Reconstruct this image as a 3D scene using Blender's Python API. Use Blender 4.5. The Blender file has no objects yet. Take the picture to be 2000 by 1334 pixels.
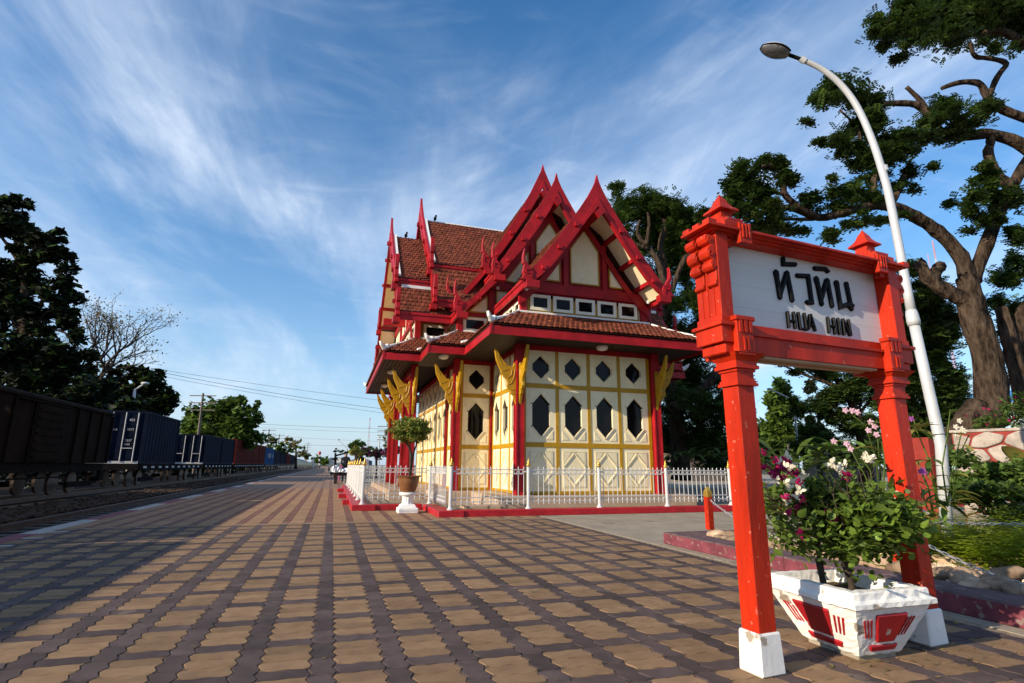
import bpy, bmesh, math, random
import numpy as np
from mathutils import Vector, Matrix
from mathutils.geometry import tessellate_polygon
random.seed(7); RNG = np.random.default_rng(7)
SC = bpy.context.scene; COL = SC.collection
PI = math.pi; rad = math.radians

# ------------------------------------------------------------------ camera
FOC, EYE = 1060.0, 0.95                       # focal length in photo pixels, eye height in metres
_th = math.atan(.2292); _roll = .0078; _psi = math.atan(349/(FOC/math.cos(_th)))
CF = np.array([math.sin(_psi)*math.cos(_th), math.cos(_psi)*math.cos(_th), math.sin(_th)])
_R0 = np.array([math.cos(_psi), -math.sin(_psi), 0.]); _D0 = -np.cross(_R0, CF)
CR = math.cos(_roll)*_R0 - math.sin(_roll)*_D0
CD = math.sin(_roll)*_R0 + math.cos(_roll)*_D0
CC = np.array([0, 0, EYE])
cam_data = bpy.data.cameras.new('camera'); cam = bpy.data.objects.new('camera', cam_data); COL.objects.link(cam)
cam_data.sensor_width = 36; cam_data.lens = FOC/2000*36; cam_data.clip_end = 6000; cam_data.clip_start = .05
M = Matrix.Identity(4)
for i, ax in enumerate((CR, -CD, -CF)):
    for j in range(3): M[j][i] = ax[j]
M[2][3] = EYE
cam.matrix_world = M; SC.camera = cam

# ------------------------------------------------------------------ sun, sky, exposure
SUN_EL, SUN_AZ = rad(21.5), rad(15)             # low morning sun, left and a little behind the camera
to_sun = Vector((-math.cos(SUN_AZ)*math.cos(SUN_EL), -math.sin(SUN_AZ)*math.cos(SUN_EL), math.sin(SUN_EL)))
sd = bpy.data.lights.new('sun', 'SUN'); sd.energy = 5.0; sd.angle = rad(.5); sd.color = (1, .85, .64)
sun = bpy.data.objects.new('sun', sd); COL.objects.link(sun)
sun.rotation_euler = to_sun.to_track_quat('Z', 'Y').to_euler(); sun.location = (-30, -5, 30)
W = bpy.data.worlds.new('World'); SC.world = W; W.use_nodes = True
wn, wl = W.node_tree.nodes, W.node_tree.links
bg = wn['Background']; bg.inputs['Strength'].default_value = .15
sky = wn.new('ShaderNodeTexSky'); sky.sky_type = 'NISHITA'; sky.sun_disc = False
sky.sun_elevation = SUN_EL; sky.sun_rotation = math.atan2(to_sun.x, to_sun.y)
sky.altitude = 0; sky.air_density = 1.0; sky.dust_density = .3; sky.ozone_density = 2.6
def wnode(t, **k):
    n = wn.new(t)
    for a, b in k.items(): setattr(n, a, b)
    return n
def wmath(op, a, b=None, clamp=False):
    n = wnode('ShaderNodeMath', operation=op, use_clamp=clamp)
    for i, v in enumerate((a, b)):
        if v is None: continue
        if isinstance(v, (int, float)): n.inputs[i].default_value = v
        else: wl.new(v, n.inputs[i])
    return n.outputs[0]
tc = wnode('ShaderNodeTexCoord'); sep = wnode('ShaderNodeSeparateXYZ'); wl.new(tc.outputs['Generated'], sep.inputs[0])
den = wmath('ADD', wmath('MAXIMUM', sep.outputs[2], 0.0), .16)
cx_ = wmath('DIVIDE', sep.outputs[0], den); cy_ = wmath('DIVIDE', sep.outputs[1], den)
cmb = wnode('ShaderNodeCombineXYZ'); wl.new(cx_, cmb.inputs[0]); wl.new(cy_, cmb.inputs[1])
def cloud(rot, sx, sy, scale, lo, hi, detail, dist, off):
    mp = wnode('ShaderNodeMapping'); mp.inputs['Rotation'].default_value = (0, 0, rot); mp.inputs['Scale'].default_value = (sx, sy, 1)
    mp.inputs['Location'].default_value = off
    wl.new(cmb.outputs[0], mp.inputs[0])
    nz = wnode('ShaderNodeTexNoise'); nz.inputs['Scale'].default_value = scale; nz.inputs['Detail'].default_value = detail
    nz.inputs['Roughness'].default_value = .58; nz.inputs['Distortion'].default_value = dist
    wl.new(mp.outputs[0], nz.inputs['Vector'])
    mr = wnode('ShaderNodeMapRange', interpolation_type='SMOOTHSTEP'); mr.inputs[1].default_value = lo; mr.inputs[2].default_value = hi
    wl.new(nz.outputs['Fac'], mr.inputs[0]); return mr.outputs[0]
c1 = cloud(rad(8), 1.35, .55, .85, .40, .72, 7, .5, (3.1, 1.7, 0))     # broad soft veils
c2 = cloud(rad(-6), 2.6, .7, 1.5, .40, .80, 12, .9, (.4, 5.2, 0))       # fine streaks inside them
c3 = cloud(rad(20), .8, 1.6, 3.2, .50, .80, 12, .8, (8.2, 1.1, 0))
cm = wmath('ADD', wmath('MULTIPLY', c1, wmath('ADD', wmath('MULTIPLY', c2, .78), .44)), wmath('MULTIPLY', c3, .14), True)
mixs = wnode('ShaderNodeMixRGB'); wl.new(wmath('MULTIPLY', cm, .92), mixs.inputs[0])
hsv = wnode('ShaderNodeHueSaturation'); hsv.inputs['Saturation'].default_value = 1.28; hsv.inputs['Value'].default_value = 1.0
wl.new(sky.outputs[0], hsv.inputs['Color'])
wl.new(hsv.outputs[0], mixs.inputs[1]); mixs.inputs[2].default_value = (5.3, 5.8, 6.5, 1)
hz = wmath('POWER', 2.718, wmath('MULTIPLY', wmath('MAXIMUM', sep.outputs[2], 0.0), -5.0))      # thin pale haze low over the horizon, the same all round
mixh = wnode('ShaderNodeMixRGB'); wl.new(wmath('MULTIPLY', hz, .88), mixh.inputs[0]); wl.new(mixs.outputs[0], mixh.inputs[1]); mixh.inputs[2].default_value = (2.5, 3.3, 4.35, 1)
wl.new(mixh.outputs[0], bg.inputs['Color'])
vs = SC.view_settings; vs.view_transform = 'Standard'; vs.look = 'None'; vs.exposure = .42; vs.gamma = 1; vs.use_curve_mapping = False

# ------------------------------------------------------------------ photo-pixel measuring helpers
def ray(x, y): return CF*FOC + CR*(x-1000) + CD*(y-667)
def at_z(x, y, z=0.): d = ray(x, y); return Vector(CC + d*(z-EYE)/d[2])
def at_x(x, y, X): d = ray(x, y); return Vector(CC + d*X/d[0])
def at_y(x, y, Y): d = ray(x, y); return Vector(CC + d*Y/d[1])
_hd = CF[:2]/np.linalg.norm(CF[:2])
def at_d(x, y, dist): d = ray(x, y); return Vector(CC + d*dist/(d[:2]@_hd))     # by distance ahead of the camera

# ------------------------------------------------------------------ mesh builder
class MB:
    def __init__(s): s.v = []; s.f = []; s.m = []
    def add(s, vs_, fs, mi=0):
        b = len(s.v); s.v += [tuple(p) for p in vs_]; s.f += [tuple(b+i for i in f) for f in fs]; s.m += [mi]*len(fs); return s
    def box(s, x0, x1, y0, y1, z0, z1, mi=0):
        return s.add([(x, y, z) for z in (z0, z1) for y in (y0, y1) for x in (x0, x1)],
                     [(0,2,3,1), (4,5,7,6), (0,1,5,4), (2,6,7,3), (0,4,6,2), (1,3,7,5)], mi)
    def taper(s, b, t, z0, z1, mi=0):            # b,t = (x0,x1,y0,y1) at bottom and top
        q = lambda r, z: [(r[0],r[2],z), (r[1],r[2],z), (r[1],r[3],z), (r[0],r[3],z)]
        return s.add(q(b, z0)+q(t, z1), [(3,2,1,0), (4,5,6,7)]+[(i,(i+1)%4,4+(i+1)%4,4+i) for i in range(4)], mi)
    def obox(s, c, ax, ay, az, mi=0):
        c, ax, ay, az = map(Vector, (c, ax, ay, az))
        return s.add([c+ax*i+ay*j+az*k for k in (-1,1) for j in (-1,1) for i in (-1,1)],
                     [(0,2,3,1), (4,5,7,6), (0,1,5,4), (2,6,7,3), (0,4,6,2), (1,3,7,5)], mi)
    def bar(s, a, b, w, h, mi=0, up=(0,0,1)):
        a, b = Vector(a), Vector(b); d = (b-a); L = d.length; d.normalize(); u = Vector(up)
        if abs(d.dot(u)) > .98: u = Vector((0,1,0))
        sd_ = d.cross(u).normalized(); u = sd_.cross(d)
        return s.obox((a+b)/2, d*L/2, sd_*w/2, u*h/2, mi)
    def prism(s, poly, ext, mi=0):               # poly: 3D points (planar), ext: vector
        n = len(poly); e = Vector(ext); P = [Vector(p) for p in poly]
        return s.add(P+[p+e for p in P], [tuple(range(n))[::-1], tuple(range(n, 2*n))]+[(i,(i+1)%n,n+(i+1)%n,n+i) for i in range(n)], mi)
    def holed(s, outer, hole, ext, mi=0):        # plate with one hole
        O = [Vector(p) for p in outer]; Hh = [Vector(p) for p in hole]; e = Vector(ext)
        tri = tessellate_polygon([O, Hh]); A = O+Hh; n = len(A); no = len(O)
        fs = [tuple(t) for t in tri]+[tuple(n+i for i in t[::-1]) for t in tri]
        fs += [(i,(i+1)%no,n+(i+1)%no,n+i) for i in range(no)]
        nh = len(Hh); fs += [(no+i, no+(i+1)%nh, n+no+(i+1)%nh, n+no+i) for i in range(nh)]
        return s.add(A+[p+e for p in A], fs, mi)
    def tube(s, path, r, n=8, mi=0, cap=True, rough=0):
        P = [Vector(p) for p in path]; m = len(P); R = r if isinstance(r, (list, tuple)) else [r]*m
        vs_ = []; prev = None
        for i in range(m):
            t = (P[min(i+1,m-1)]-P[max(i-1,0)]).normalized()
            if prev is None:
                u = t.cross(Vector((0,0,1)) if abs(t.z) < .9 else Vector((1,0,0))).normalized()
            else:
                u = (prev - t*prev.dot(t)).normalized()
            prev = u; w = t.cross(u)
            vs_ += [P[i]+(u*math.cos(2*PI*k/n)+w*math.sin(2*PI*k/n))*R[i]*(1+(random.uniform(-rough, rough) if rough else 0)) for k in range(n)]
        fs = [(i*n+k, i*n+(k+1)%n, (i+1)*n+(k+1)%n, (i+1)*n+k) for i in range(m-1) for k in range(n)]
        if cap: fs += [tuple(range(n))[::-1], tuple((m-1)*n+k for k in range(n))]
        return s.add(vs_, fs, mi)
    def lathe(s, c, prof, n=16, mi=0):           # prof (r,z) bottom to top, z absolute
        vs_ = [(c[0]+r*math.cos(2*PI*k/n), c[1]+r*math.sin(2*PI*k/n), z) for r, z in prof for k in range(n)]; m = len(prof)
        fs = [(i*n+k, i*n+(k+1)%n, (i+1)*n+(k+1)%n, (i+1)*n+k) for i in range(m-1) for k in range(n)]
        fs += [tuple(range(n))[::-1], tuple((m-1)*n+k for k in range(n))]
        return s.add(vs_, fs, mi)
    def ball(s, c, rx, ry, rz, n=10, m=6, mi=0, jit=0):
        vs_ = [(c[0], c[1], c[2]-rz)]
        for i in range(1, m):
            a = -PI/2+PI*i/m
            for k in range(n):
                j = 1+random.uniform(-jit, jit)
                vs_.append((c[0]+rx*j*math.cos(a)*math.cos(2*PI*k/n), c[1]+ry*j*math.cos(a)*math.sin(2*PI*k/n), c[2]+rz*j*math.sin(a)))
        vs_.append((c[0], c[1], c[2]+rz)); T = len(vs_)-1
        fs = [(0, 1+(k+1)%n, 1+k) for k in range(n)]
        fs += [(1+i*n+k, 1+i*n+(k+1)%n, 1+(i+1)*n+(k+1)%n, 1+(i+1)*n+k) for i in range(m-2) for k in range(n)]
        fs += [(1+(m-2)*n+k, 1+(m-2)*n+(k+1)%n, T) for k in range(n)]
        return s.add(vs_, fs, mi)
    def mesh(s, name, mats, org=(0,0,0), smooth=False, bevel=0, recalc=True):
        me = bpy.data.meshes.new(name); o = Vector(org)
        me.from_pydata([Vector(p)-o for p in s.v], [], s.f)
        for m in (mats if isinstance(mats, (list, tuple)) else [mats]): me.materials.append(m)
        if any(s.m): me.polygons.foreach_set('material_index', s.m)
        if recalc or bevel:
            bm = bmesh.new(); bm.from_mesh(me)
            if recalc: bmesh.ops.recalc_face_normals(bm, faces=bm.faces)
            if bevel: bmesh.ops.bevel(bm, geom=[e for e in bm.edges if len(e.link_faces) == 2 and e.calc_face_angle() > .5], offset=bevel, segments=1, affect='EDGES', clamp_overlap=True)
            bm.to_mesh(me); bm.free()
        if smooth: me.polygons.foreach_set('use_smooth', [True]*len(me.polygons))
        return me

ORG = {}                                           # world origin of every object
def link(o, parent=None, org=None):
    COL.objects.link(o)
    po = ORG.get(parent.name, Vector((0,0,0))) if parent else Vector((0,0,0))
    if parent: o.parent = parent
    w = Vector(org) if org is not None else po
    o.location = w-po; ORG[o.name] = w.copy(); return o
def tag(o, label=None, cat=None, group=None, kind=None):
    if label: o['label'] = label
    if cat: o['category'] = cat
    if group: o['group'] = group
    if kind: o['kind'] = kind
    return o
def thing(name, label, cat, loc=(0,0,0), group=None):
    o = bpy.data.objects.new(name, None); o.empty_display_size = .2; link(o, None, loc); return tag(o, label, cat, group)
def islands(mb):
    """group a builder's faces into pieces that touch"""
    n = len(mb.v); p = list(range(n))
    def fd(i):
        while p[i] != i: p[i] = p[p[i]]; i = p[i]
        return i
    for f in mb.f:
        a = fd(f[0])
        for j in f[1:]: p[fd(j)] = a
    g = {}
    for i in range(n): g.setdefault(fd(i), []).append(i)
    if len(g) == 1 or len(g) > 60: return [mb]
    V = np.array([tuple(q) for q in mb.v]); ks = list(g); bb = [(V[g[k]].min(0)-.003, V[g[k]].max(0)+.003) for k in ks]; q = list(range(len(ks)))
    def f2(i):
        while q[i] != i: i = q[i]
        return i
    for i in range(len(ks)):
        for j in range(i):
            if (bb[i][0] <= bb[j][1]).all() and (bb[j][0] <= bb[i][1]).all(): q[f2(i)] = f2(j)
    if len({f2(i) for i in range(len(ks))}) == 1: return [mb]
    own = {}
    for i, k in enumerate(ks):
        for v in g[k]: own[v] = f2(i)
    out = {}
    for f, m in zip(mb.f, mb.m):
        o = out.setdefault(own[f[0]], (MB(), {}))
        for v in f:
            if v not in o[1]: o[1][v] = len(o[0].v); o[0].v.append(mb.v[v])
        o[0].f.append(tuple(o[1][v] for v in f)); o[0].m.append(m)
    return [o[0] for o in out.values()]
def part(name, mb, mats, parent=None, smooth=False, bevel=0, kind=None, label=None, recalc=True, org=None):
    if parent is not None and kind is None and len(mb.v) < 6000:
        L_ = islands(mb)
        if len(L_) > 1: return [part(name, b, mats, parent, smooth, bevel, kind, label, recalc, org) for b in L_][0]
    w = Vector(org) if org is not None else (ORG[parent.name] if parent else Vector((0,0,0)))
    o = bpy.data.objects.new(name, mb.mesh(name, mats, w, smooth, bevel, recalc)); link(o, parent, w)
    if kind: o['kind'] = kind
    if label: o['label'] = label
    return o
def inst(name, me, parent, loc, rot=None, scale=None):
    o = bpy.data.objects.new(name, me); link(o, parent, loc)
    if rot is not None: o.rotation_euler = rot
    if scale is not None: o.scale = scale
    return o
def copy_tree(src, loc, label=None, group=None, rotz=None):
    def cp(o, par):
        c = o.copy(); COL.objects.link(c); c.parent = par
        for ch in o.children: cp(ch, c)
        return c
    r = cp(src, None); r.location = loc
    if rotz is not None: r.rotation_euler = (0, 0, rotz)
    if label: r['label'] = label
    if group: r['group'] = group
    return r
def quads(name, V, mat_, parent=None, nq=4, kind=None, smooth=False, org=None, mids=None):
    """V: (N,nq,3) numpy polygons -> one mesh object"""
    V = np.asarray(V, dtype=np.float32); N = V.shape[0]
    w = np.array(org if org is not None else (ORG[parent.name] if parent else (0,0,0)), dtype=np.float32)
    me = bpy.data.meshes.new(name); me.vertices.add(N*nq); me.loops.add(N*nq); me.polygons.add(N)
    me.vertices.foreach_set('co', (V-w).reshape(-1)); me.loops.foreach_set('vertex_index', np.arange(N*nq, dtype=np.int32))
    me.polygons.foreach_set('loop_start', np.arange(0, N*nq, nq, dtype=np.int32))
    for m in (mat_ if isinstance(mat_, (list, tuple)) else [mat_]): me.materials.append(m)
    if mids is not None: me.polygons.foreach_set('material_index', np.asarray(mids, dtype=np.int32))
    me.update(calc_edges=True)
    o = bpy.data.objects.new(name, me); link(o, parent, Vector(w.tolist()))
    if kind: o['kind'] = kind
    return o

# ------------------------------------------------------------------ materials
def mat(name, col, rough=.6, var=.15, scale=5., bump=0., bscale=60., spec=.3, metal=0., island=0., col2=None, lo=.35, hi=.65, transl=0., stretch=None, coat=0., spots=None, bdist=.01):
    m = bpy.data.materials.new(name); m.use_nodes = True; n, l = m.node_tree.nodes, m.node_tree.links
    p = n['Principled BSDF']; p.inputs['Roughness'].default_value = rough; p.inputs['Metallic'].default_value = metal
    p.inputs['Specular IOR Level'].default_value = spec
    if coat: p.inputs['Coat Weight'].default_value = coat; p.inputs['Coat Roughness'].default_value = .15
    geo = n.new('ShaderNodeNewGeometry'); pos = geo.outputs['Position']
    if stretch:
        mp = n.new('ShaderNodeMapping'); mp.inputs['Scale'].default_value = stretch; l.new(pos, mp.inputs[0]); pos = mp.outputs[0]
    nz = n.new('ShaderNodeTexNoise'); nz.inputs['Scale'].default_value = scale; nz.inputs['Detail'].default_value = 6; nz.inputs['Roughness'].default_value = .65
    l.new(pos, nz.inputs['Vector'])
    mr = n.new('ShaderNodeMapRange'); mr.inputs[1].default_value = lo; mr.inputs[2].default_value = hi; l.new(nz.outputs['Fac'], mr.inputs[0])
    mx = n.new('ShaderNodeMixRGB'); l.new(mr.outputs[0], mx.inputs[0])
    c = np.array(col)
    a = c*(1-var); b = np.array(col2) if col2 is not None else np.minimum(c*(1+var), .95)
    mx.inputs[1].default_value = (*a, 1); mx.inputs[2].default_value = (*b, 1); out = mx.outputs[0]
    if spots:                                       # (colour, noise scale, threshold) : chips, stains
        n2 = n.new('ShaderNodeTexNoise'); n2.inputs['Scale'].default_value = spots[1]; n2.inputs['Detail'].default_value = 5; l.new(geo.outputs['Position'], n2.inputs['Vector'])
        r2 = n.new('ShaderNodeMapRange'); r2.inputs[1].default_value = spots[2]; r2.inputs[2].default_value = spots[2]+.03; l.new(n2.outputs['Fac'], r2.inputs[0])
        m2 = n.new('ShaderNodeMixRGB'); l.new(r2.outputs[0], m2.inputs[0]); l.new(out, m2.inputs[1]); m2.inputs[2].default_value = (*spots[0], 1); out = m2.outputs[0]
    if island:
        oi = n.new('ShaderNodeObjectInfo'); ad = n.new('ShaderNodeMath'); ad.operation = 'ADD'
        l.new(geo.outputs['Random Per Island'], ad.inputs[0]); l.new(oi.outputs['Random'], ad.inputs[1])
        fr = n.new('ShaderNodeMath'); fr.operation = 'FRACT'; l.new(ad.outputs[0], fr.inputs[0])
        m3 = n.new('ShaderNodeMapRange'); m3.inputs[3].default_value = 1-island; m3.inputs[4].default_value = 1+island; l.new(fr.outputs[0], m3.inputs[0])
        hv = n.new('ShaderNodeHueSaturation'); l.new(out, hv.inputs['Color']); l.new(m3.outputs[0], hv.inputs['Value']); out = hv.outputs[0]
    l.new(out, p.inputs['Base Color'])
    if bump:
        nb = n.new('ShaderNodeTexNoise'); nb.inputs['Scale'].default_value = bscale; nb.inputs['Detail'].default_value = 5; l.new(pos, nb.inputs['Vector'])
        bp = n.new('ShaderNodeBump'); bp.inputs['Strength'].default_value = bump; bp.inputs['Distance'].default_value = bdist; l.new(nb.outputs['Fac'], bp.inputs['Height']); l.new(bp.outputs[0], p.inputs['Normal'])
    if transl:
        tr = n.new('ShaderNodeBsdfTranslucent'); l.new(out, tr.inputs['Color']); ms = n.new('ShaderNodeMixShader'); ms.inputs[0].default_value = transl
        l.new(p.outputs[0], ms.inputs[1]); l.new(tr.outputs[0], ms.inputs[2]); l.new(ms.outputs[0], n['Material Output'].inputs[0])
    return m
K = {}
K['red'] = mat('red_paint', (.33,.010,.015), .46, .24, 2.2, .15, 90, .22, spots=((.30,.03,.03), 9, .70))
K['orange'] = mat('orange_red_paint', (.42,.021,.004), .47, .30, 5, .28, 120, .2, stretch=(1,1,.25), spots=((.50,.11,.07), 30, .665))
K['cream'] = mat('cream_paint', (.83,.73,.48), .5, .07, 2.2, .12, 70, .3)
K['creamw'] = mat('off_white_paint', (.80,.75,.60), .5, .06, 3, .1, 70, .3)
K['yellow'] = mat('yellow_paint', (.42,.23,.006), .42, .12, 5, .12, 80, .35)
K['white'] = mat('white_plaster', (.78,.77,.74), .6, .08, 4, .08, 60, .25, spots=((.45,.42,.38), 14, .68))
K['silver'] = mat('white_metal', (.52,.53,.54), .38, .06, 8, .05, 60, .4)
K['gold'] = mat('gold_paint', (.55,.33,.06), .3, .1, 8, 0, 40, .5, .65)
K['curbred'] = mat('red_curb_paint', (.38,.014,.022), .5, .18, 5, .3, 50, .3, spots=((.28,.06,.06), 22, .66))
K['tile'] = mat('clay_tile', (.165,.043,.022), .75, .22, 9, .3, 80, .2, island=.32)
K['tilebed'] = mat('roof_bed', (.10,.03,.018), .85, .2, 6)
K['wood'] = mat('dark_soffit_wood', (.030,.015,.010), .6, .25, 4, .2, 40, .3, stretch=(1,1,1))  # brown darkened further to carry the shade under the eaves
K['glass'] = mat('dark_window_glass', (.006,.005,.006), .05, .3, 2, 0, 1, .17)
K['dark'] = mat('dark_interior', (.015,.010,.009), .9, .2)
K['tan'] = mat('tan_terrace_tile', (.42,.31,.22), .7, .12, 3, .15, 40)
K['paver_y'] = mat('buff_concrete_paver', (.270,.172,.098), .85, .16, 7, .8, 260, .15, island=.16, spots=((.16,.11,.08), 2.3, .72))
K['paver_d'] = mat('dark_concrete_paver', (.092,.066,.062), .8, .24, 6, .7, 240, .2, island=.25, spots=((.17,.13,.11), 3.0, .66))
K['paver_p'] = mat('pinkish_paver', (.31,.19,.11), .85, .14, 5, .5, 200, .15, island=.14)
K['paver_r'] = mat('red_brown_paver', (.19,.098,.075), .85, .14, 5, .5, 200, .15, island=.16)
K['joint'] = mat('joint_sand', (.27,.205,.14), .95, .3, 30, .4, 200)
K['concrete'] = mat('worn_concrete', (.30,.255,.195), .85, .16, 2.0, .35, 70, .2, spots=((.20,.17,.13), 1.4, .64))
K['ballast'] = mat('brown_ballast', (.055,.035,.025), .95, .5, 18, 1., 30, .1, island=.35)  # brown darkened to carry the shade on the gravel by the train
K['oily_shade'] = mat('oily_shaded_bed', (.020,.017,.016), .9, .4, 9, .8, 30, .1)  # oil staining, darkened further to carry shade on the track bed
K['rail'] = mat('rail_steel', (.09,.06,.05), .5, .3, 8, 0, 1, .4, .6)
K['sleeper'] = mat('sleeper_concrete', (.07,.06,.055), .9, .3, 6, .3)
K['whitepaint'] = mat('worn_white_paint', (.33,.31,.28), .7, .16, 6, .2, 80, spots=((.33,.29,.25), 9, .66))
K['maroon'] = mat('worn_maroon_paint', (.17,.040,.055), .75, .25, 6, .3, 80, spots=((.22,.15,.13), 17, .62))
K['purple'] = mat('worn_purple_curb_top', (.115,.070,.072), .8, .28, 7, .5, 60, spots=((.24,.18,.15), 11, .64))
K['soil'] = mat('garden_soil', (.085,.055,.035), .95, .35, 8, .6, 40, .1)
K['earth'] = mat('distant_ground', (.075,.070,.040), .95, .4, .5, .3, 8, .1)
K['bark'] = mat('rough_bark', (.030,.021,.016), .95, .45, 9, 1., 9, .05, stretch=(1,1,.35), col2=(.088,.062,.044), bdist=.12)
K['twig'] = mat('grey_twig', (.055,.042,.032), .9, .3, 12, .3, 40, .1)
K['leaf_dark'] = mat('deep_green_leaf', (.046,.085,.020), .55, .4, .8, 0, 1, .25, island=.45, transl=.25)
K['leaf_mid'] = mat('mid_green_leaf', (.075,.125,.024), .55, .35, .8, 0, 1, .25, island=.45, transl=.3)
K['leaf_lit'] = mat('fresh_green_leaf', (.125,.20,.028), .5, .3, 3, 0, 1, .3, island=.45, transl=.35)
K['leaf_bush'] = mat('bush_leaf', (.11,.17,.024), .5, .3, 3, 0, 1, .3, island=.4, transl=.35)
K['leaf_shade'] = mat('shade_dark_leaf', (.010,.016,.007), .6, .4, .6, 0, 1, .2, island=.45, transl=.12)  # green darkened so the shaded side of the left trees is in the colour
K['leaf_dry'] = mat('dry_leaf', (.20,.16,.075), .7, .3, .8, 0, 1, .2, island=.4, transl=.3)
K['leaf_yel'] = mat('yellow_green_leaf', (.29,.25,.055), .6, .3, 2, 0, 1, .2, island=.35, transl=.3)
K['fern'] = mat('fern_leaf', (.36,.45,.03), .5, .3, 3, 0, 1, .3, island=.4, transl=.55)
K['petal_m'] = mat('magenta_bract', (.34,.008,.085), .6, .25, 9, 0, 1, .2, island=.4, transl=.3)
K['petal_w'] = mat('cream_bract', (.78,.73,.58), .6, .1, 9, 0, 1, .2, island=.12, transl=.3)
K['petal_p'] = mat('pale_pink_petal', (.72,.45,.55), .6, .1, 9, 0, 1, .2, island=.2, transl=.3)
K['petal_v'] = mat('violet_petal', (.35,.08,.32), .6, .1, 9, 0, 1, .2, island=.2, transl=.3)
K['pot'] = mat('brown_glazed_clay', (.20,.085,.032), .35, .25, 6, .1, 30, .45)
K['plastew'] = mat('thick_white_paint', (.80,.78,.74), .5, .07, 6, .16, 45, .35, spots=((.34,.29,.23), 8, .60))
K['redthick'] = mat('thick_red_paint', (.34,.010,.014), .42, .15, 6, .2, 60, .35, spots=((.42,.36,.30), 14, .66))
K['panelw'] = mat('painted_board', (.57,.57,.565), .5, .06, 2, .12, 50, .3, stretch=(.3,1,3))
K['black'] = mat('black_gloss_paint', (.004,.004,.005), .5, .3, 8, .05, 60, .10)
K['box_brown'] = mat('weathered_brown_wagon', (.012,.008,.006), .85, .3, 1.6, .3, 12, .03, spots=((.045,.03,.018), 1.1, .70))  # weathered brown, darkened so the wagons' shaded side is in the colour
K['blue'] = mat('dark_blue_container', (.005,.009,.022), .7, .3, 1.5, .1, 10, .04, spots=((.04,.04,.05), 6, .72))  # blue darkened to carry the deep shade on the container sides
K['blue2'] = mat('bright_blue_container', (.006,.045,.14), .7, .2, 1.5, 0, 1, .05)
K['rust'] = mat('rust_red_container', (.085,.012,.009), .75, .25, 1.5, .1, 10, .04)
K['steel'] = mat('underframe_steel', (.010,.009,.009), .9, .3, 5, 0, 1, .03)
K['greypaint'] = mat('pale_grey_paint', (.46,.46,.46), .6, .2, 5)
K['pole'] = mat('galvanised_pole', (.50,.51,.53), .35, .05, 10, 0, 1, .4, .1)
K['lens'] = mat('grey_lamp_lens', (.14,.14,.15), .15, .4, 24, .2, 60, .6)
K['polewood'] = mat('concrete_pole', (.16,.13,.11), .9, .2, 3)
K['wire'] = mat('wire', (.06,.07,.09), .7, .1)
K['stoneA'] = mat('river_stone', (.29,.18,.11), .7, .3, 9, .3, 50, .3, island=.45, col2=(.38,.27,.18))
K['stoneB'] = mat('pale_pebble', (.48,.38,.29), .7, .25, 9, .3, 60, .3, island=.35)
K['wallstone'] = mat('grey_wall_stone', (.34,.29,.25), .85, .25, 9, .8, 40, .2, island=.15)
K['mortar'] = mat('red_painted_mortar', (.24,.026,.018), .7, .2, 8, .4, 50)
K['chain'] = mat('chain_steel', (.40,.40,.42), .35, .1, 9, 0, 1, .5, .7)
K['haired'] = mat('dark_hair', (.012,.009,.008), .6)
K['skin'] = mat('skin', (.36,.19,.12), .55, .08)
K['cloth_dark'] = mat('dark_clothing', (.018,.018,.024), .9, .2)
K['cloth_pink'] = mat('pink_shirt', (.42,.10,.22), .85, .15)
K['sheet'] = mat('white_sheet', (.74,.76,.80), .8, .06, 3, .2, 8)
K['orange_c'] = mat('orange_canvas', (.70,.13,.02), .7, .1)
K['blue_c'] = mat('blue_canvas', (.04,.24,.60), .6, .1)
K['birdm'] = mat('bird_feather', (.02,.018,.016), .6, .2)
K['signal'] = mat('red_signal', (.45,.02,.02), .5)
K['bougpurple'] = mat('purple_bougainvillea', (.15,.030,.10), .7, .4, 1.5, 0, 1, .2, island=.4, transl=.2)
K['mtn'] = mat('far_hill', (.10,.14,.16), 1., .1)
# ================================================================== GROUND
def proj(p):
    v = np.array(p)-CC; d = v@CF
    return (1000+FOC*(v@CR)/d, 667+FOC*(v@CD)/d, d)
def struct(name, mb, m, parent=None, **k): return part(name, mb, m, parent, kind='structure', **k)
def slab(name, x0, x1, y0, y1, z0, z1, m): return struct(name, MB().box(x0, x1, y0, y1, z0, z1), m)
g = MB(); g.add([(-3000,-3000,-.46), (3000,-3000,-.46), (3000,3000,-.46), (-3000,3000,-.46)], [(0,1,2,3)])
struct('ground', g, K['earth'])
slab('track_side_ground', -70, -12.6, -8, 320, -.60, -.40, K['oily_shade'])  # dark slab added so ground seen between the wheels looks shaded
slab('track_bed', -6.75, -3.96, -8, 320, -.60, -.36, K['oily_shade'])
slab('gravel_strip', -8.5, -6.75, -8, 320, -.60, -.31, K['ballast'])
slab('train_track_bed', -12.6, -8.5, -8, 320, -.60, -.36, K['oily_shade'])
# loose ballast stones that catch the light
gs = MB()
for _ in range(1500):
    x = random.uniform(-8.6, -6.5); y = 9+45*random.random()**1.6; s_ = random.uniform(.03, .075)
    gs.ball((x, y, -.31), s_, s_*random.uniform(.7,1.3), s_*.7, 5, 3, 0, .25)
part('ballast_stones', gs, K['ballast'], kind='stuff')
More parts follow.
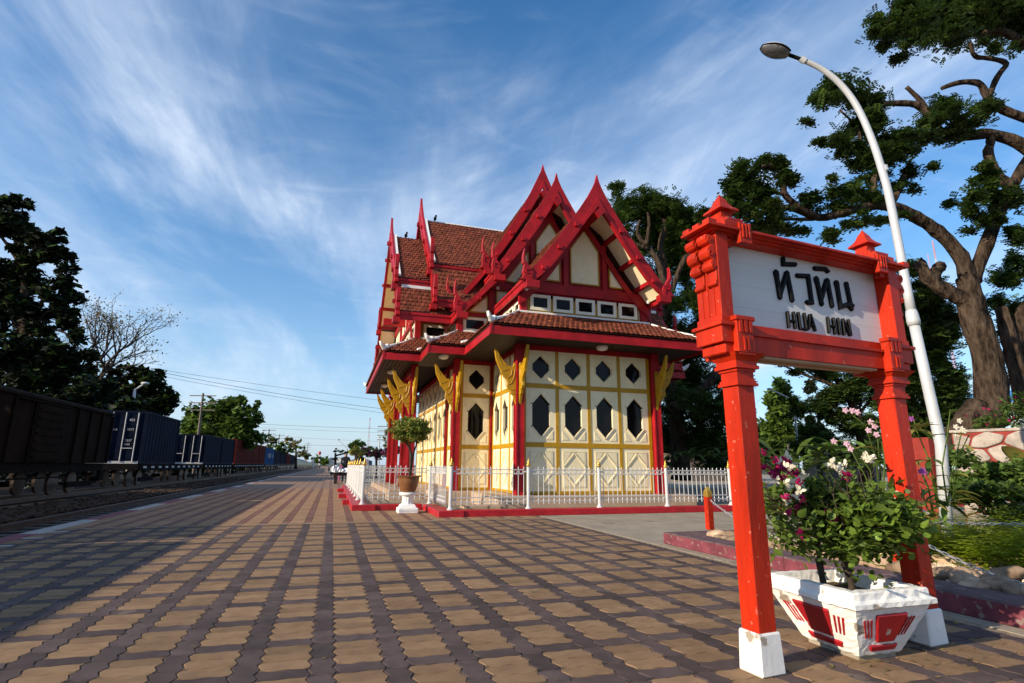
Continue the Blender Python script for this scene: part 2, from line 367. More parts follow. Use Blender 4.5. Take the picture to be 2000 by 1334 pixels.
# rails: one pair on the empty near track, one pair under the train
for tx, tn in ((-5.35, 'near empty track'), (-10.2, 'track under the goods train')):
    for sx, side in ((-.5, 'left'), (.5, 'right')):
        r = MB(); x = tx+sx
        r.add([(x+a, y, z) for y in (-8, 320) for a, z in ((-.06,-.35), (.06,-.35), (.06,-.33), (.012,-.32), (.012,-.26), (.034,-.25), (.034,-.21), (-.034,-.21), (-.034,-.25), (-.012,-.26), (-.012,-.32), (-.06,-.33))],
              [tuple(range(12))[::-1], tuple(range(12,24))]+[(i,(i+1)%12,12+(i+1)%12,12+i) for i in range(12)])
        o = part('rail', r, K['rail']); tag(o, '%s steel rail of the %s' % (side, tn), 'rail', 'railway rails')
sl = MB()
for i in range(130):
    sl.box(-6.35, -4.35, 2+i*.62, 2.24+i*.62, -.40, -.338)
part('sleepers', sl, K['sleeper'], kind='stuff')
plat = slab('platform', -3.95, 60, -14, 300, -.62, -.0075, K['joint'])
# painted coping blocks along the platform edge, white and maroon in turn
for k in range(-3, 44):
    y0 = 9.38+k*2.05
    b = MB().box(-3.97, -3.722, y0+.006, y0+2.044, -.30, .004)
    part('edge_block', b, K['whitepaint'] if k % 2 == 0 else K['maroon'], plat, bevel=.012)

# --- interlocking pavers (wavy edges), each its own piece near the camera
MX, MY = .115, .1207
def paver_poly(nx, ny, a=.0045, b=.0110):
    P = []
    Wd, Hd = nx*MX, ny*MY
    for i in range(nx): P += [((i)*MX, 0), ((i+.25)*MX, a), ((i+.75)*MX, -a)]
    for i in range(ny): P += [(Wd, i*MY), (Wd+b, (i+.25)*MY), (Wd-b, (i+.75)*MY)]
    for i in range(nx): P += [(Wd-i*MX, Hd), (Wd-(i+.25)*MX, Hd-a), (Wd-(i+.75)*MX, Hd+a)]
    for i in range(ny): P += [(0, Hd-i*MY), (-b, Hd-(i+.25)*MY), (b, Hd-(i+.75)*MY)]
    # the wave on opposite sides has to be the same curve: right/top rows run the other way round, so mirror them
    n1 = 3*nx; n2 = n1+3*ny; n3 = n2+3*nx
    top = [((i+t)*MX, Hd+o) for i in range(nx) for t, o in ((.25, a), (.75, -a))]
    left = [(o, (i+t)*MY) for i in range(ny) for t, o in ((.25, b), (.75, -b))]
    Q = P[:n2]+[(Wd, Hd)]+top[::-1]+[(0, Hd)]+left[::-1]
    c = (Wd/2, Hd/2)
    return [(x-c[0], y-c[1]) for x, y in Q]
def paver_geom(poly, gap=.0023, cham=.0030):
    P = [Vector((x, y)) for x, y in poly]; n = len(P)
    def off(d):
        out = []
        for i in range(n):
            e1 = (P[i]-P[i-1]).normalized(); e2 = (P[(i+1) % n]-P[i]).normalized()
            nn = Vector((-(e1.y+e2.y), e1.x+e2.x)); nn.normalize(); out.append(P[i]+nn*d)
        return out
    A, B = off(gap+cham), off(gap)
    vs_ = [(p.x, p.y, 0) for p in A]+[(p.x, p.y, -.010) for p in B]
    return vs_, [tuple(range(n))]+[(n+i, n+(i+1) % n, (i+1) % n, i) for i in range(n)]
GY = paver_geom(paver_poly(2, 1)); GD = paver_geom(paver_poly(1, 2)); GR = paver_geom(paver_poly(2, 1))
rect = lambda w, h: paver_geom([(-w/2,-h/2), (w/2,-h/2), (w/2,h/2), (-w/2,h/2)], .002, .004)
GP, GPS = rect(2*MX, MY), rect(MX, 2*MY)
def me_of(name, g_, m):
    b = MB().add(*g_); return b.mesh(name, m, recalc=False)
ME_P = {('y'): me_of('paver_buff', GY, K['paver_y']), ('c'): me_of('paver_cross', GR, K['paver_d']), ('s'): me_of('paver_strip', GD, K['paver_d']), ('w'): me_of('paver_light', GY, K['whitepaint'])}
GEO = {'y': (GY, 0), 'c': (GR, 1), 's': (GD, 1), 'w': (GY, 2)}
pl = []
for k in range(-11, 12):
    xs = .0275+k*.345
    if k > -11:
        for j in range(-8, 40):
            y = 3.47+j*.2414+.0603
            if y < 10.02: pl.append(('s', xs, y))
    xc = xs+.1725
    if xc < 3.98:
        for j in range(-14, 60):
            y = 3.47+j*MY
            if .6 < y < 10.08:
                t = 'c' if j % 4 == 0 else 'y'
                if k == -11 and j % 6 == 3: t = 'w'
                pl.append((t, xc, y))
    elif k == 11: pass
def vis(x, y):
    q = proj((x, y, 0)); return q[2] > .3 and -60 < q[0] < 2060 and q[1] < 1400
pl.sort(key=lambda p: (not vis(p[1], p[2]), p[1]**2+p[2]**2))
pst = MB()
for i, (t, x, y) in enumerate(pl):
    dz = random.uniform(-.0014, .0014); tx, ty = random.gauss(0, .0035), random.gauss(0, .0035)
    if i < 300:
        inst('paver', ME_P[t], plat, (x, y, dz), (tx, ty, 0))
    else:
        (gv, gf), mi = GEO[t]
        pst.add([(x+a, y+b, c+dz+a*ty*.6+b*tx*.6) for a, b, c in gv], gf, mi)
for k in range(-11, 12):                           # straight-edged pinkish pavers farther along
    xs = .0275+k*.345; j = 0
    while True:
        y = 10.14+j*MY+.06; j += 1
        if y > 23.8: break
        if xs+.1725 < (.60 if y > 12.35 else 2.05 if y > 10.46 else 3.95): pst.add([(xs+.1725+a, y+b, c) for a, b, c in GP[0]], GP[1], 3)
        if k > -11 and j % 2 and xs < (.55 if y > 12.35 else 2.0 if y > 10.46 else 3.95): pst.add([(xs+a, y+.06+b, c) for a, b, c in GPS[0]], GPS[1], 4)
part('pavers', pst, [K['paver_y'], K['paver_d'], K['whitepaint'], K['paver_p'], K['paver_r']], plat, kind='stuff', recalc=False)
# far pavement: pieces too small to tell apart, material takes over
mf = mat('far_pavers', (.34,.225,.135), .85, .12, 4); n_, l_ = mf.node_tree.nodes, mf.node_tree.links
bt = n_.new('ShaderNodeTexBrick'); gp = n_.new('ShaderNodeNewGeometry'); mp = n_.new('ShaderNodeMapping')
l_.new(gp.outputs['Position'], mp.inputs[0]); mp.inputs['Rotation'].default_value = (0, 0, PI/2); l_.new(mp.outputs[0], bt.inputs['Vector'])
bt.inputs['Scale'].default_value = 1; bt.inputs['Brick Width'].default_value = .30; bt.inputs['Row Height'].default_value = .345; bt.inputs['Mortar Size'].default_value = .055; bt.inputs['Mortar Smooth'].default_value = .1
bt.inputs['Color1'].default_value = (.29,.185,.11,1); bt.inputs['Color2'].default_value = (.27,.17,.10,1); bt.inputs['Mortar'].default_value = (.19,.105,.08,1)
l_.new(bt.outputs[0], n_['Principled BSDF'].inputs['Base Color'])
struct('far_paving', MB().box(-3.72, .62, 23.86, 300, -.02, -.002), mf)
# concrete path on the right and the plain yard behind it
struct('concrete_path', MB().box(3.97, 60, -14, 10.5, -.05, -.003), K['concrete'])
struct('yard', MB().box(8.6, 60, 10.5, 70, -.05, -.006), K['concrete'])

# ================================================================== PAVILION
XC, YC = 5.95, 19.0
pav = thing('pavilion', 'red and cream timber station pavilion with steep tiled gables and carved horns', 'pavilion', (XC, YC, 0))
def pp(name, mb, m, parent=pav, **k): return part(name, mb, K[m] if isinstance(m, str) else [K[q] for q in m], parent, **k)
# --- terrace (plinth)
PL = [(3.45,11.62), (3.45,14.1), (2.5,14.1), (2.5,15.4), (1.5,15.4), (1.5,22.6), (2.5,22.6), (2.5,23.9), (3.45,23.9), (3.45,26.4)]
plan = PL+[(2*XC-x, y) for x, y in PL[::-1]]
t_ = MB().prism([(x, y, 0) for x, y in plan], (0, 0, .30)); pp('terrace', t_, 'tan')
t_ = MB()
for a, b in zip(PL[:4], PL[1:5]):
    pass
t_.box(2.6, 3.4, 11.25, 11.6, 0, .15); t_.box(1.15, 1.49, 16.5, 21.5, 0, .15); pp('step', t_, 'tan', bevel=.01)
# --- wall panels -----------------------------------------------------------
Z0, ZR1, ZR2, ZT = .31, 1.445, 2.85, 3.72
HEXN = lambda w, z0, z1, sh, nt: [(0, z0), (w, z0+sh-nt), (w+nt*.6, z0+sh-nt), (w+nt*.6, z0+sh), (w, z0+sh), (w, z1-sh), (w+nt*.6, z1-sh), (w+nt*.6, z1-sh+nt), (w, z1-sh+nt), (0, z1),
                                  (-w, z1-sh+nt), (-w-nt*.6, z1-sh+nt), (-w-nt*.6, z1-sh), (-w, z1-sh), (-w, z0+sh), (-w-nt*.6, z0+sh), (-w-nt*.6, z0+sh-nt), (-w, z0+sh-nt)]
HEX = lambda w, z0, z1, sh: [(0, z0), (w, z0+sh), (w, z1-sh), (0, z1), (-w, z1-sh), (-w, z0+sh)]
def frame2(c, d, n):
    """map (s,z,o): s along the wall from its centre c, o outwards"""
    c, d, n = Vector((*c, 0)), Vector((*d, 0)), Vector((*n, 0))
    return lambda s, z, o=0: c+d*s+n*o+Vector((0, 0, z))
def wall_panel(c, d, n, w, full=True):
    F = frame2(c, d, n); nv = Vector((*n, 0)); hw = w/2
    # dado with chevron mouldings
    b = MB().prism([F(-hw, Z0+.06), F(hw, Z0+.06), F(hw, ZR1-.05), F(-hw, ZR1-.05)], -nv*.04)
    p = pp('dado_panel', b, 'cream')
    t = MB(); iw = hw*.74; za, zb = Z0+.16, ZR1-.15
    for q in ([(-iw, za), (iw, za)], [(-iw, zb), (iw, zb)], [(-iw, za), (-iw, zb)], [(iw, za), (iw, zb)]):
        t.bar(F(*q[0], .006), F(*q[1], .006), .016, .014, 0, nv)
    for zc, s in ((zb-.04, 1), (za+.04, -1)):
        for sx in (-1, 1):
            t.bar(F(sx*iw*.96, zc-s*.30, .009), F(0, zc, .009), .035, .026, 0, nv)
    for sx in (-1, 1):
        for zc, s in ((zb-.015, 1), (za+.015, -1)):
            t.prism([F(sx*iw*.93, zc), F(sx*iw*.25, zc), F(sx*iw*.93, zc-s*.25)], nv*.012)
    pp('moulding', t, 'cream', p)
    for zl, zh, sh, nt, nm in ((ZR1+.05, ZR2-.05, .26, .05, 'window_panel'), (ZR2+.05, ZT, .22, .0, 'upper_window_panel')):
        hexw = hw*.58; m_ = .14 if nt else .12
        hole = [F(*q) for q in (HEXN(hexw, zl+m_, zh-m_, sh, nt) if nt else HEX(hexw, zl+m_, zh-m_, sh))]
        b = MB().holed([F(-hw, zl), F(hw, zl), F(hw, zh), F(-hw, zh)], hole, -nv*.075); p = pp(nm, b, 'cream')
        g_ = MB().prism([F(-hexw*1.2, zl+m_-.03, -.060), F(hexw*1.2, zl+m_-.03, -.060), F(hexw*1.2, zh-m_+.03, -.060), F(-hexw*1.2, zh-m_+.03, -.060)], -nv*.006)
        pp('window_pane', g_, 'glass', p)
        t = MB(); H2 = HEX(hexw+.012, zl+m_-.02, zh-m_+.02, sh)
        for i in range(6):
            if nt and i in (1, 4): continue
            t.bar(F(*H2[i], .008), F(*H2[(i+1) % 6], .008), .024, .03, 0, nv)
        ow = hw*.78
        for sx in (-1, 1):
            for zc, s in ((zh-.075, 1), (zl+.075, -1)):
                t.prism([F(sx*ow, zc), F(sx*ow*.42, zc), F(sx*ow, zc-s*.20)], nv*.011)
        pp('moulding', t, 'cream', p)
def wall(p0, p1, n, npan, mull=.08, endm=.07):
    p0, p1 = Vector(p0), Vector(p1); d = (p1-p0); L = d.length; d.normalize(); pitch = L/npan
    nv = Vector((*n, 0)); P3 = lambda s, z, o: Vector((p0.x+d.x*s, p0.y+d.y*s, z))+nv*o
    for i in range(npan): wall_panel(p0+d*(pitch*(i+.5)), d, n, pitch-mull)
    b = MB()
    for i in range(npan+1):
        s = i*pitch; hw = mull/2+.004
        b.prism([P3(s-hw, Z0+.002, .012), P3(s+hw, Z0+.002, .012), P3(s+hw, ZT-.003, .012), P3(s-hw, ZT-.003, .012)], -nv*.05)
    pp('mullion', b, 'yellow')
    for z0, z1 in ((Z0, Z0+.065), (ZR1-.055, ZR1+.055), (ZR2-.055, ZR2+.055)):
        pp('wall_rail', MB().prism([P3(-.03, z0, .017), P3(L+.03, z0, .017), P3(L+.03, z1, .017), P3(-.03, z1, .017)], -nv*.05), 'yellow')
    pp('top_beam', MB().prism([P3(-.05, ZT, .03), P3(L+.05, ZT, .03), P3(L+.05, 3.86, .03), P3(-.05, 3.86, .03)], -nv*.1), 'red')
    pp('light_block', MB().prism([P3(0, Z0, -.08), P3(L, Z0, -.08), P3(L, 3.86, -.08), P3(0, 3.86, -.08)], -nv*.05), 'dark')  # unseen dark backing added behind the panels to block light
XL, XR = 4.16, 7.74
wall((XL+.09, 12.25), (XR-.09, 12.25), (0,-1), 4)
wall((XL, 14.62), (XL, 12.33), (-1,0), 3)
wall((3.26, 14.7), (XL-.06, 14.7), (0,-1), 1)
wall((3.16, 15.95), (3.16, 14.78), (-1,0), 1)
wall((3.16, 22.0), (3.16, 16.1), (-1,0), 7)
wall((XR, 12.33), (XR, 14.62), (1,0), 3)
wall((XR+.06, 14.7), (8.64, 14.7), (0,-1), 1)
pp('light_block', MB().box(3.3, 8.6, 14.9, 23.2, .3, 3.86), 'dark')  # unseen dark box added inside the walls to block light
# --- columns and carved brackets
BR = [(.55,3.70), (.50,3.40), (.385,3.15), (.37,3.09), (.24,2.95), (.215,2.88), (.235,2.79), (.20,2.72), (.155,2.70), (.12,2.60), (.075,2.58), (.0,2.36), (.0,3.33), (.05,3.36), (.075,3.28), (.12,3.24), (.145,3.29), (.175,3.26), (.23,3.31), (.30,3.38), (.40,3.50), (.475,3.64)]
def bracket(x, y, d):
    d = Vector((*d, 0)); sdv = Vector((-d.y, d.x, 0))
    P = [Vector((x, y, 0))+d*o+Vector((0, 0, z))-sdv*.035 for o, z in BR]
    b = pp('carved_bracket', MB().prism(P, sdv*.07), 'yellow', bevel=.006)
    t = MB()                                        # carved leaf relief on both faces
    for s in (-1, 1):
        q = lambda o, z: Vector((x, y, 0))+d*o+Vector((0, 0, z))+sdv*.036*s
        for line in ([(.03,3.2), (.06,3.0), (.13,2.86), (.19,2.83)], [(.11,3.18), (.13,3.05), (.22,2.98)], [(.2,3.2), (.3,3.16), (.36,3.14)], [(.02,2.72), (.1,2.70), (.16,2.73)], [(.01,2.62), (.07,2.61)], [(.27,3.28), (.37,3.32), (.46,3.5)]):
            t.tube([q(*v) for v in line], .011, 5)
    pp('relief', t, 'yellow', b)
def column(x, y, w=.17, br=((-1,0), (0,-1))):
    h = w/2; b = MB().box(x-h, x+h, y-h, y+h, .30, 3.84)
    for sx in (-1, 1):
        for sy in (-1, 1):
            b.box(x+sx*h-.018, x+sx*h+.018, y+sy*h-.018, y+sy*h+.018, .301, 3.835)
    pp('column', b, 'red')
    for d in br:
        bracket(x+d[0]*h, y+d[1]*h, d)
column(4.10, 12.19); column(7.80, 12.19, br=((1,0), (0,-1)))
column(3.10, 14.64); column(8.80, 14.64, br=((1,0), (0,-1)))
for yy, bb in ((16.0, ((-1,0), (0,-1))), (17.7, ((-1,0),)), (20.3, ((-1,0),)), (22.0, ((-1,0),))): column(2.10, yy, br=bb)
column(9.80, 16.0, br=((1,0), (0,-1))); column(9.8, 22, br=((1,0),))
for yy in (14.72,): column(4.16, yy, .13, ())
column(3.16, 16.03, .12, ()); column(8.8, 16.03, .12, ())
pp('porch_beam', MB().box(2.03, 2.17, 16.1, 21.9, 3.62, 3.84), 'red')
# --- skirt roof -------------------------------------------------------------
OUT = [(3.1,11.2), (3.1,13.72), (2.13,13.72), (2.13,15.05), (1.1,15.05), (1.1,22.95), (2.13,22.95), (2.13,24.28), (3.1,24.28), (3.1,26.8)]
INN = [(4.12,12.32), (4.12,14.78), (3.12,14.78), (3.12,16.08), (2.12,16.08), (2.12,21.92), (3.12,21.92), (3.12,23.22), (4.12,23.22), (4.12,25.7)]
mir = lambda L: L+[(2*XC-x, y) for x, y in L[::-1]]
OUT, INN = mir(OUT), mir(INN); NS = len(OUT); ZE, ZI = 4.04, 4.66
tile_poly = lambda w, l: [(-w/2,0), (w/2,0), (w/2,l*.72), (w*.22,l), (-w*.22,l), (-w/2,l*.72)]
def tile_mesh(w, l, t):
    P = tile_poly(w, l); n = len(P)
    b = MB().add([(x, -y, t) for x, y in P]+[(x, -y, 0) for x, y in P], [tuple(range(n))[::-1]]+[(i, (i+1) % n, n+(i+1) % n, n+i) for i in range(n)])
    return b
TW, TE = .132, .168
TB = tile_mesh(TW*.95, TE*1.30, .022); ME_T = TB.mesh('roof_tile', K['tile']); TV, TF = TB.v, TB.f
def tile_matrix(pos, along, down, jit=1.):
    """local x = along the eave, local -y = down slope, local z = slope normal, tail tilted up a little"""
    x = along.normalized(); y = -down.normalized(); z = x.cross(y)
    if z.z < 0: x = -x; z = x.cross(y)
    tilt = rad(7+random.uniform(-1.5, 1.5)*jit); y2 = (y*math.cos(tilt)-z*math.sin(tilt)).normalized(); z2 = x.cross(y2)
    m_ = Matrix((x, y2, z2)).transposed().to_4x4(); m_.translation = pos+z*(.012+random.uniform(0, .004)); return m_
def tile_face(stuff, o0, o1, i0, i1, objs=0, parent=None):
    o0, o1, i0, i1 = map(Vector, (o0, o1, i0, i1)); al = (o1-o0).normalized(); mid = (i0+i1)/2-(o0+o1)/2
    dn = -(mid-al*mid.dot(al)); L = dn.length; dn.normalize(); rows = max(1, round(L/TE)); made = 0
    for r in range(rows):
        f0 = (r+.0)/rows; a = o0.lerp(i0, f0); b = o1.lerp(i1, f0); sp = b-a
        n = int(sp.length/TW); base = (a+b)/2
        for k in range(n):
            p = base+al*((k-(n-1)/2)*TW+(.5*TW if r % 2 else 0)*.98)-dn*(TE*1.02)
            mt = tile_matrix(p+al*random.uniform(-.004, .004), al, dn)
            if made < objs:
                o = bpy.data.objects.new('roof_tile', ME_T); COL.objects.link(o); o.parent = parent; o.matrix_local = Matrix.Translation(-ORG[parent.name]) @ mt; made += 1
            else: stuff.add([mt @ Vector(v) for v in TV], TF)
bed = MB(); fas = MB(); cap = MB(); sof = MB(); stiles = MB(); fl = MB()
for i in range(NS):
    j = (i+1) % NS
    if OUT[i][1] > 26 and OUT[j][1] > 26: continue
    o0, o1, i0, i1 = (*OUT[i], ZE), (*OUT[j], ZE), (*INN[i], ZI), (*INN[j], ZI)
    bed.add([o0, o1, i1, i0]+[(p[0], p[1], p[2]-.05) for p in (o0, o1, i1, i0)], [(0,1,2,3), (7,6,5,4), (0,4,5,1), (1,5,6,2), (2,6,7,3), (3,7,4,0)])
    a, b = Vector(OUT[i]), Vector(OUT[j]); d = (b-a).normalized(); nrm = Vector((d.y, -d.x))     # outward? fixed below
    c = (a+b)/2; cin = (Vector(INN[i])+Vector(INN[j]))/2
    if nrm.dot(c-cin) < 0: nrm = -nrm
    e = .012
    q = lambda p, z, o: (p.x+nrm.x*o, p.y+nrm.y*o, z)
    f = MB().prism([q(a-d*e, 3.81, 0), q(b+d*e, 3.81, 0), q(b+d*e, 4.02, 0), q(a-d*e, 4.02, 0)], (-nrm.x*.04, -nrm.y*.04, 0))
    f.prism([q(a-d*.02, 3.79, .014), q(b+d*.02, 3.79, .014), q(b+d*.02, 3.842, .014), q(a-d*.02, 3.842, .014)], (-nrm.x*.03, -nrm.y*.03, 0))
    pp('fascia_board', f, 'red')
    front = (i == NS-1 or (OUT[i][1] < 11.3 and OUT[j][1] < 11.3))
    if min(OUT[i][1], OUT[j][1]) < 23.5: tile_face(stiles, o0, o1, i0, i1, 298 if front else 0, pav)
    # soffit boards, parallel to the eave
    nb = 9
    for k in range(nb):
        f0, f1 = (k+.06)/nb, (k+.94)/nb
        A0, A1 = Vector(OUT[i]).lerp(Vector(INN[i]), f0), Vector(OUT[i]).lerp(Vector(INN[i]), f1); B0, B1 = Vector(OUT[j]).lerp(Vector(INN[j]), f0), Vector(OUT[j]).lerp(Vector(INN[j]), f1)
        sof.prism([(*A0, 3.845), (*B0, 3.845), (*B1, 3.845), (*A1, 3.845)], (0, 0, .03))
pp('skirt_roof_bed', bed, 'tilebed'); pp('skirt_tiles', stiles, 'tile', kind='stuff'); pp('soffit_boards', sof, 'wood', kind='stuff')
for i in range(NS):                                # white ridge caps: along the wall and down every hip or valley
    j = (i+1) % NS
    if OUT[i][1] > 24: continue
    a = Vector((*INN[i], ZI+.02)); o = Vector((*OUT[i], ZE+.06)); prv, nxt = Vector(OUT[i-1]), Vector(OUT[j]); cur = Vector(OUT[i])
    cross = (cur-prv).cross(nxt-cur) if hasattr(Vector((0,0)), 'cross') else 0
    hip = i in (0, 2, 4, 5, 19-0, 19-2, 19-4, 19-5)
    if hip:
        dv = (o-a); mid = a+dv*.45+Vector((0,0,-.035)); hw = []
        c_ = MB().tube([a, mid, a+dv*.82+Vector((0,0,-.02)), o+Vector((0,0,.0))], [.055, .055, .06, .07], 8)
        pp('hip_cap', c_, 'white', smooth=True)
        dh = Vector((dv.x, dv.y, 0)).normalized(); sv = Vector((-dh.y, dh.x, 0))
        h_ = MB().prism([o-dh*.20+Vector((0,0,-.02))-sv*.035, o+dh*.02+Vector((0,0,-.04))-sv*.035, o+dh*.13+Vector((0,0,.06))-sv*.035, o+dh*.17+Vector((0,0,.17))-sv*.035, o+dh*.10+Vector((0,0,.145))-sv*.035, o+Vector((0,0,.09))-sv*.035, o-dh*.16+Vector((0,0,.10))-sv*.035], sv*.07)
        h_.ball(o-dh*.16+Vector((0,0,.10)), .07, .07, .055, 8, 5)
        pp('hip_horn', h_, 'white', bevel=.008)
    else:
        pp('valley_cap', MB().tube([a, o], [.045, .06], 6), 'white', smooth=True)
        dv = (o-a).normalized()
        pp('valley_foot', MB().prism([o+Vector((-.10,-.10,-.01)), o+Vector((.12,-.10,.03)), o+Vector((.12,.12,.10)), o+Vector((-.10,.12,.03))], (0,0,.05)), 'white', bevel=.01)
    if INN[j][1] < 24.5:
        b = Vector((*INN[j], ZI+.02)); dd = (b-a).normalized()
        pp('ridge_cap', MB().bar(a-dd*.05, b+dd*.05, .11, .10), 'white', bevel=.02)
# --- gabled roofs -----------------------------------------------------------
A_OUT = [(0,8.32), (.05,8.12), (.12,7.95), (.27,7.67), (.5,7.30), (.9,6.72), (1.25,6.22), (1.55,5.82), (1.80,5.52)]
A_IN = [(0,7.42), (.3,7.03), (.65,6.52), (.95,6.09), (1.3,5.64), (1.6,5.34), (1.84,5.16)]
B_OUT = [(0,9.84), (.06,9.6), (.16,9.37), (.4,8.95), (.86,8.17), (1.31,7.43), (1.64,6.92), (1.84,6.64)]
B_IN = [(0,9.02), (.28,8.46), (.63,7.88), (1.09,7.20), (1.63,6.48), (1.86,6.22)]
C_OUT = [(0,10.80), (.06,10.56), (.16,10.33), (.45,9.67), (.81,8.97), (1.23,8.23), (1.55,7.68), (1.84,7.22)]
C_IN = [(0,9.95), (.28,9.36), (.63,8.72), (1.09,7.95), (1.63,7.12), (1.86,6.80)]
B_LO = [(1.80,6.42), (2.26,5.87), (2.66,5.44), (2.92,5.22)]; B_LI = [(1.80,6.14), (2.26,5.66), (2.60,5.30), (2.92,5.02)]
C_LO = [(1.86,7.05), (2.2,6.58), (2.57,6.10), (2.92,5.72)]; C_LI = [(1.86,6.78), (2.2,6.33), (2.57,5.88), (2.92,5.50)]
HH = [(-.20,0), (.12,0), (.16,.10), (.13,.24), (.02,.36), (-.06,.48), (-.085,.66), (-.075,.80), (-.115,.68), (-.135,.54), (-.125,.40), (-.085,.38), (-.115,.28), (-.13,.2), (-.10,.12), (-.13,.06)]
def arm(T, U):
    """T maps (u,v,z) [u outwards from the crossing, v across] to world"""
    def lerp_prof(P, h):
        for (a, za), (b, zb) in zip(P[:-1], P[1:]):
            if h <= b: return za+(zb-za)*(h-a)/(b-a)
        return P[-1][1]
    def ribbon(u0, u1, top, bot, s, k):
        hs = sorted(set([h for h, _ in top]+[h for h, _ in bot])); hs = [h for h in hs if h >= top[0][0]-1e-6]
        P = [(h*s*k, lerp_prof(top, h)) for h in hs]+[(h*s*k, lerp_prof(bot, h)) for h in hs[::-1]]
        n = len(P); m = len(hs)
        b = MB(); A = [T(u0, v, z) for v, z in P]; B = [T(u1, v, z) for v, z in P]
        fs = [(i, i+1, n-2-i, n-1-i) for i in range(m-1)]; fs2 = [tuple(n+q for q in f[::-1]) for f in fs]
        b.add(A+B, fs+fs2+[(i, (i+1) % n, n+(i+1) % n, n+i) for i in range(n)]); return b
    def barge(u, top, bot, k=1., ends=True, hk=0., thick=.07):
        for s in (-1, 1):
            b = pp('bargeboard', ribbon(u, u+thick, top, bot, s, k), 'red')
            hi = [(h, z+(lerp_prof(top, h)-z)*.26) for h, z in bot]
            pp('barge_moulding', ribbon(u+thick, u+thick+.025, hi, bot, s, k), 'red', b)
            wt = [(h, z-.02) for h, z in top if h > .35]; wb = [(h, z-.09) for h, z in top if h > .35]
            pp('verge_cap', ribbon(u-.10, u-.002, wt, wb, s, k), 'white', b)
            if hk:
                h, z = bot[-1]; z0 = z+.06; hs_ = max(1., hk)
                P = [T(u-.01, (h*k+.06-o*1.0)*s, z0+q*hs_) for o, q in HH]; E_ = Vector(T(u+.11, 0, 0))-Vector(T(u-.01, 0, 0))
                f = pp('horn_finial', MB().prism(P, E_), 'red', bevel=.008)
                c = MB()
                for (oa, za, ob, zb) in ((-.05,.17,.08,.17), (-.05,.17,-.05,.26), (-.05,.26,.05,.26), (.08,.17,.08,.06)):
                    c.bar(T(u+.118, (h*k+.06-oa)*s, z0+za*hs_), T(u+.118, (h*k+.06-ob)*s, z0+zb*hs_), .025, .02)
                pp('scroll', c, 'red', f)
                c = MB().box(-.19, .13, -.09, .10, -.18, 0)
                cc = MB().add([T(u+.06+y, (h*k-.02+x)*s, z0+q) for x, y, q in c.v], c.f); pp('barge_foot', cc, 'red', f)
    def slope(u0, u1, prof, s, k, tiles, st, thick=.06):
        P = [(h*k*s, z) for h, z in prof]; n = len(P)
        b = MB(); A = [T(u0, v, z) for v, z in P]+[T(u0, v, z-thick) for v, z in P[::-1]]; B = [T(u1, v, z) for v, z in P]+[T(u1, v, z-thick) for v, z in P[::-1]]
        m = 2*n; fs = [(i, i+1, m-2-i, m-1-i) for i in range(n-1)]
        b.add(A+B, fs+[tuple(m+q for q in f[::-1]) for f in fs]+[(i, (i+1) % m, m+(i+1) % m, m+i) for i in range(m)]); pp('roof_slope', b, 'tilebed')
        if tiles:
            for (v0, z0), (v1, z1) in zip(P[:-1], P[1:]):
                tile_face(st, T(u0, v1, z1), T(u1, v1, z1), T(u0, v0, z0), T(u1, v0, z0))
    def eave(u0, u1, h, z, s, k):
        v = h*k*s
        b = MB().add([T(u, v+dv*s, z+dz) for u in (u0, u1) for dv in (0, .045) for dz in (-.24, 0)], [(0,1,3,2), (4,6,7,5), (0,4,5,1), (2,3,7,6), (1,5,7,3), (0,2,6,4)])
        b.add([T(u, v+dv*s, z+dz) for u in (u0, u1) for dv in (.02, .07) for dz in (-.08, -.01)], [(0,1,3,2), (4,6,7,5), (0,4,5,1), (2,3,7,6), (1,5,7,3), (0,2,6,4)])
        pp('eave_fascia', b, 'red')
    return lerp_prof, ribbon, barge, slope, eave
def ridge(T, u0, u1, z, w=.16):
    a, b = Vector(T(u0, 0, z)), Vector(T(u1, 0, z)); pp('ridge_cap', MB().bar(a, b, w, .16), 'white', bevel=.03)
def box_uvz(T, u0, u1, v0, v1, z0, z1): 
    b = MB().box(u0, u1, v0, v1, z0, z1); return MB().add([T(*p) for p in b.v], b.f)
roof_prof = lambda top, dz=.16: [(h, z-dz) for h, z in top if h > .2]
def full(top, rz): return [(0, rz)]+[(h, z-.17) for h, z in top if h > .3]
def gable_wall(T, u, prof_in, k, zb, panels, posts, m_='red'):
    """board wall behind the bargeboard with posts, rafters, yellow beads and cream panels"""
    P = [(h*k, z-.04) for h, z in prof_in]; poly = [T(u, v, z) for v, z in [(-a, b) for a, b in P[::-1]]+P[1:]]+[T(u, P[-1][0], zb), T(u, -P[-1][0], zb)]
    E_ = Vector(T(u-.05, 0, 0))-Vector(T(u, 0, 0)); w = pp('gable_wall', MB().prism(poly, E_), m_)
    lp = lambda h: np.interp(h, [p[0] for p in P], [p[1] for p in P])
    for pg in panels:
        q = [Vector(T(u+.022, v, z)) for v, z in pg]; c = sum(q, Vector())/len(q); n_ = -E_.normalized()
        b = pp('gable_panel', MB().prism(q, n_*.012), 'cream', w); bd = MB(); m = len(q)
        for i in range(m): bd.bar(q[i]+n_*.010, q[(i+1) % m]+n_*.010, .035, .03, 0, n_)
        pp('bead', bd, 'yellow', w)
    for v0, v1, z0, z1 in posts: pp('gable_post', box_uvz(T, u+.001, u+.075, v0, v1, z0, z1), 'red', w)
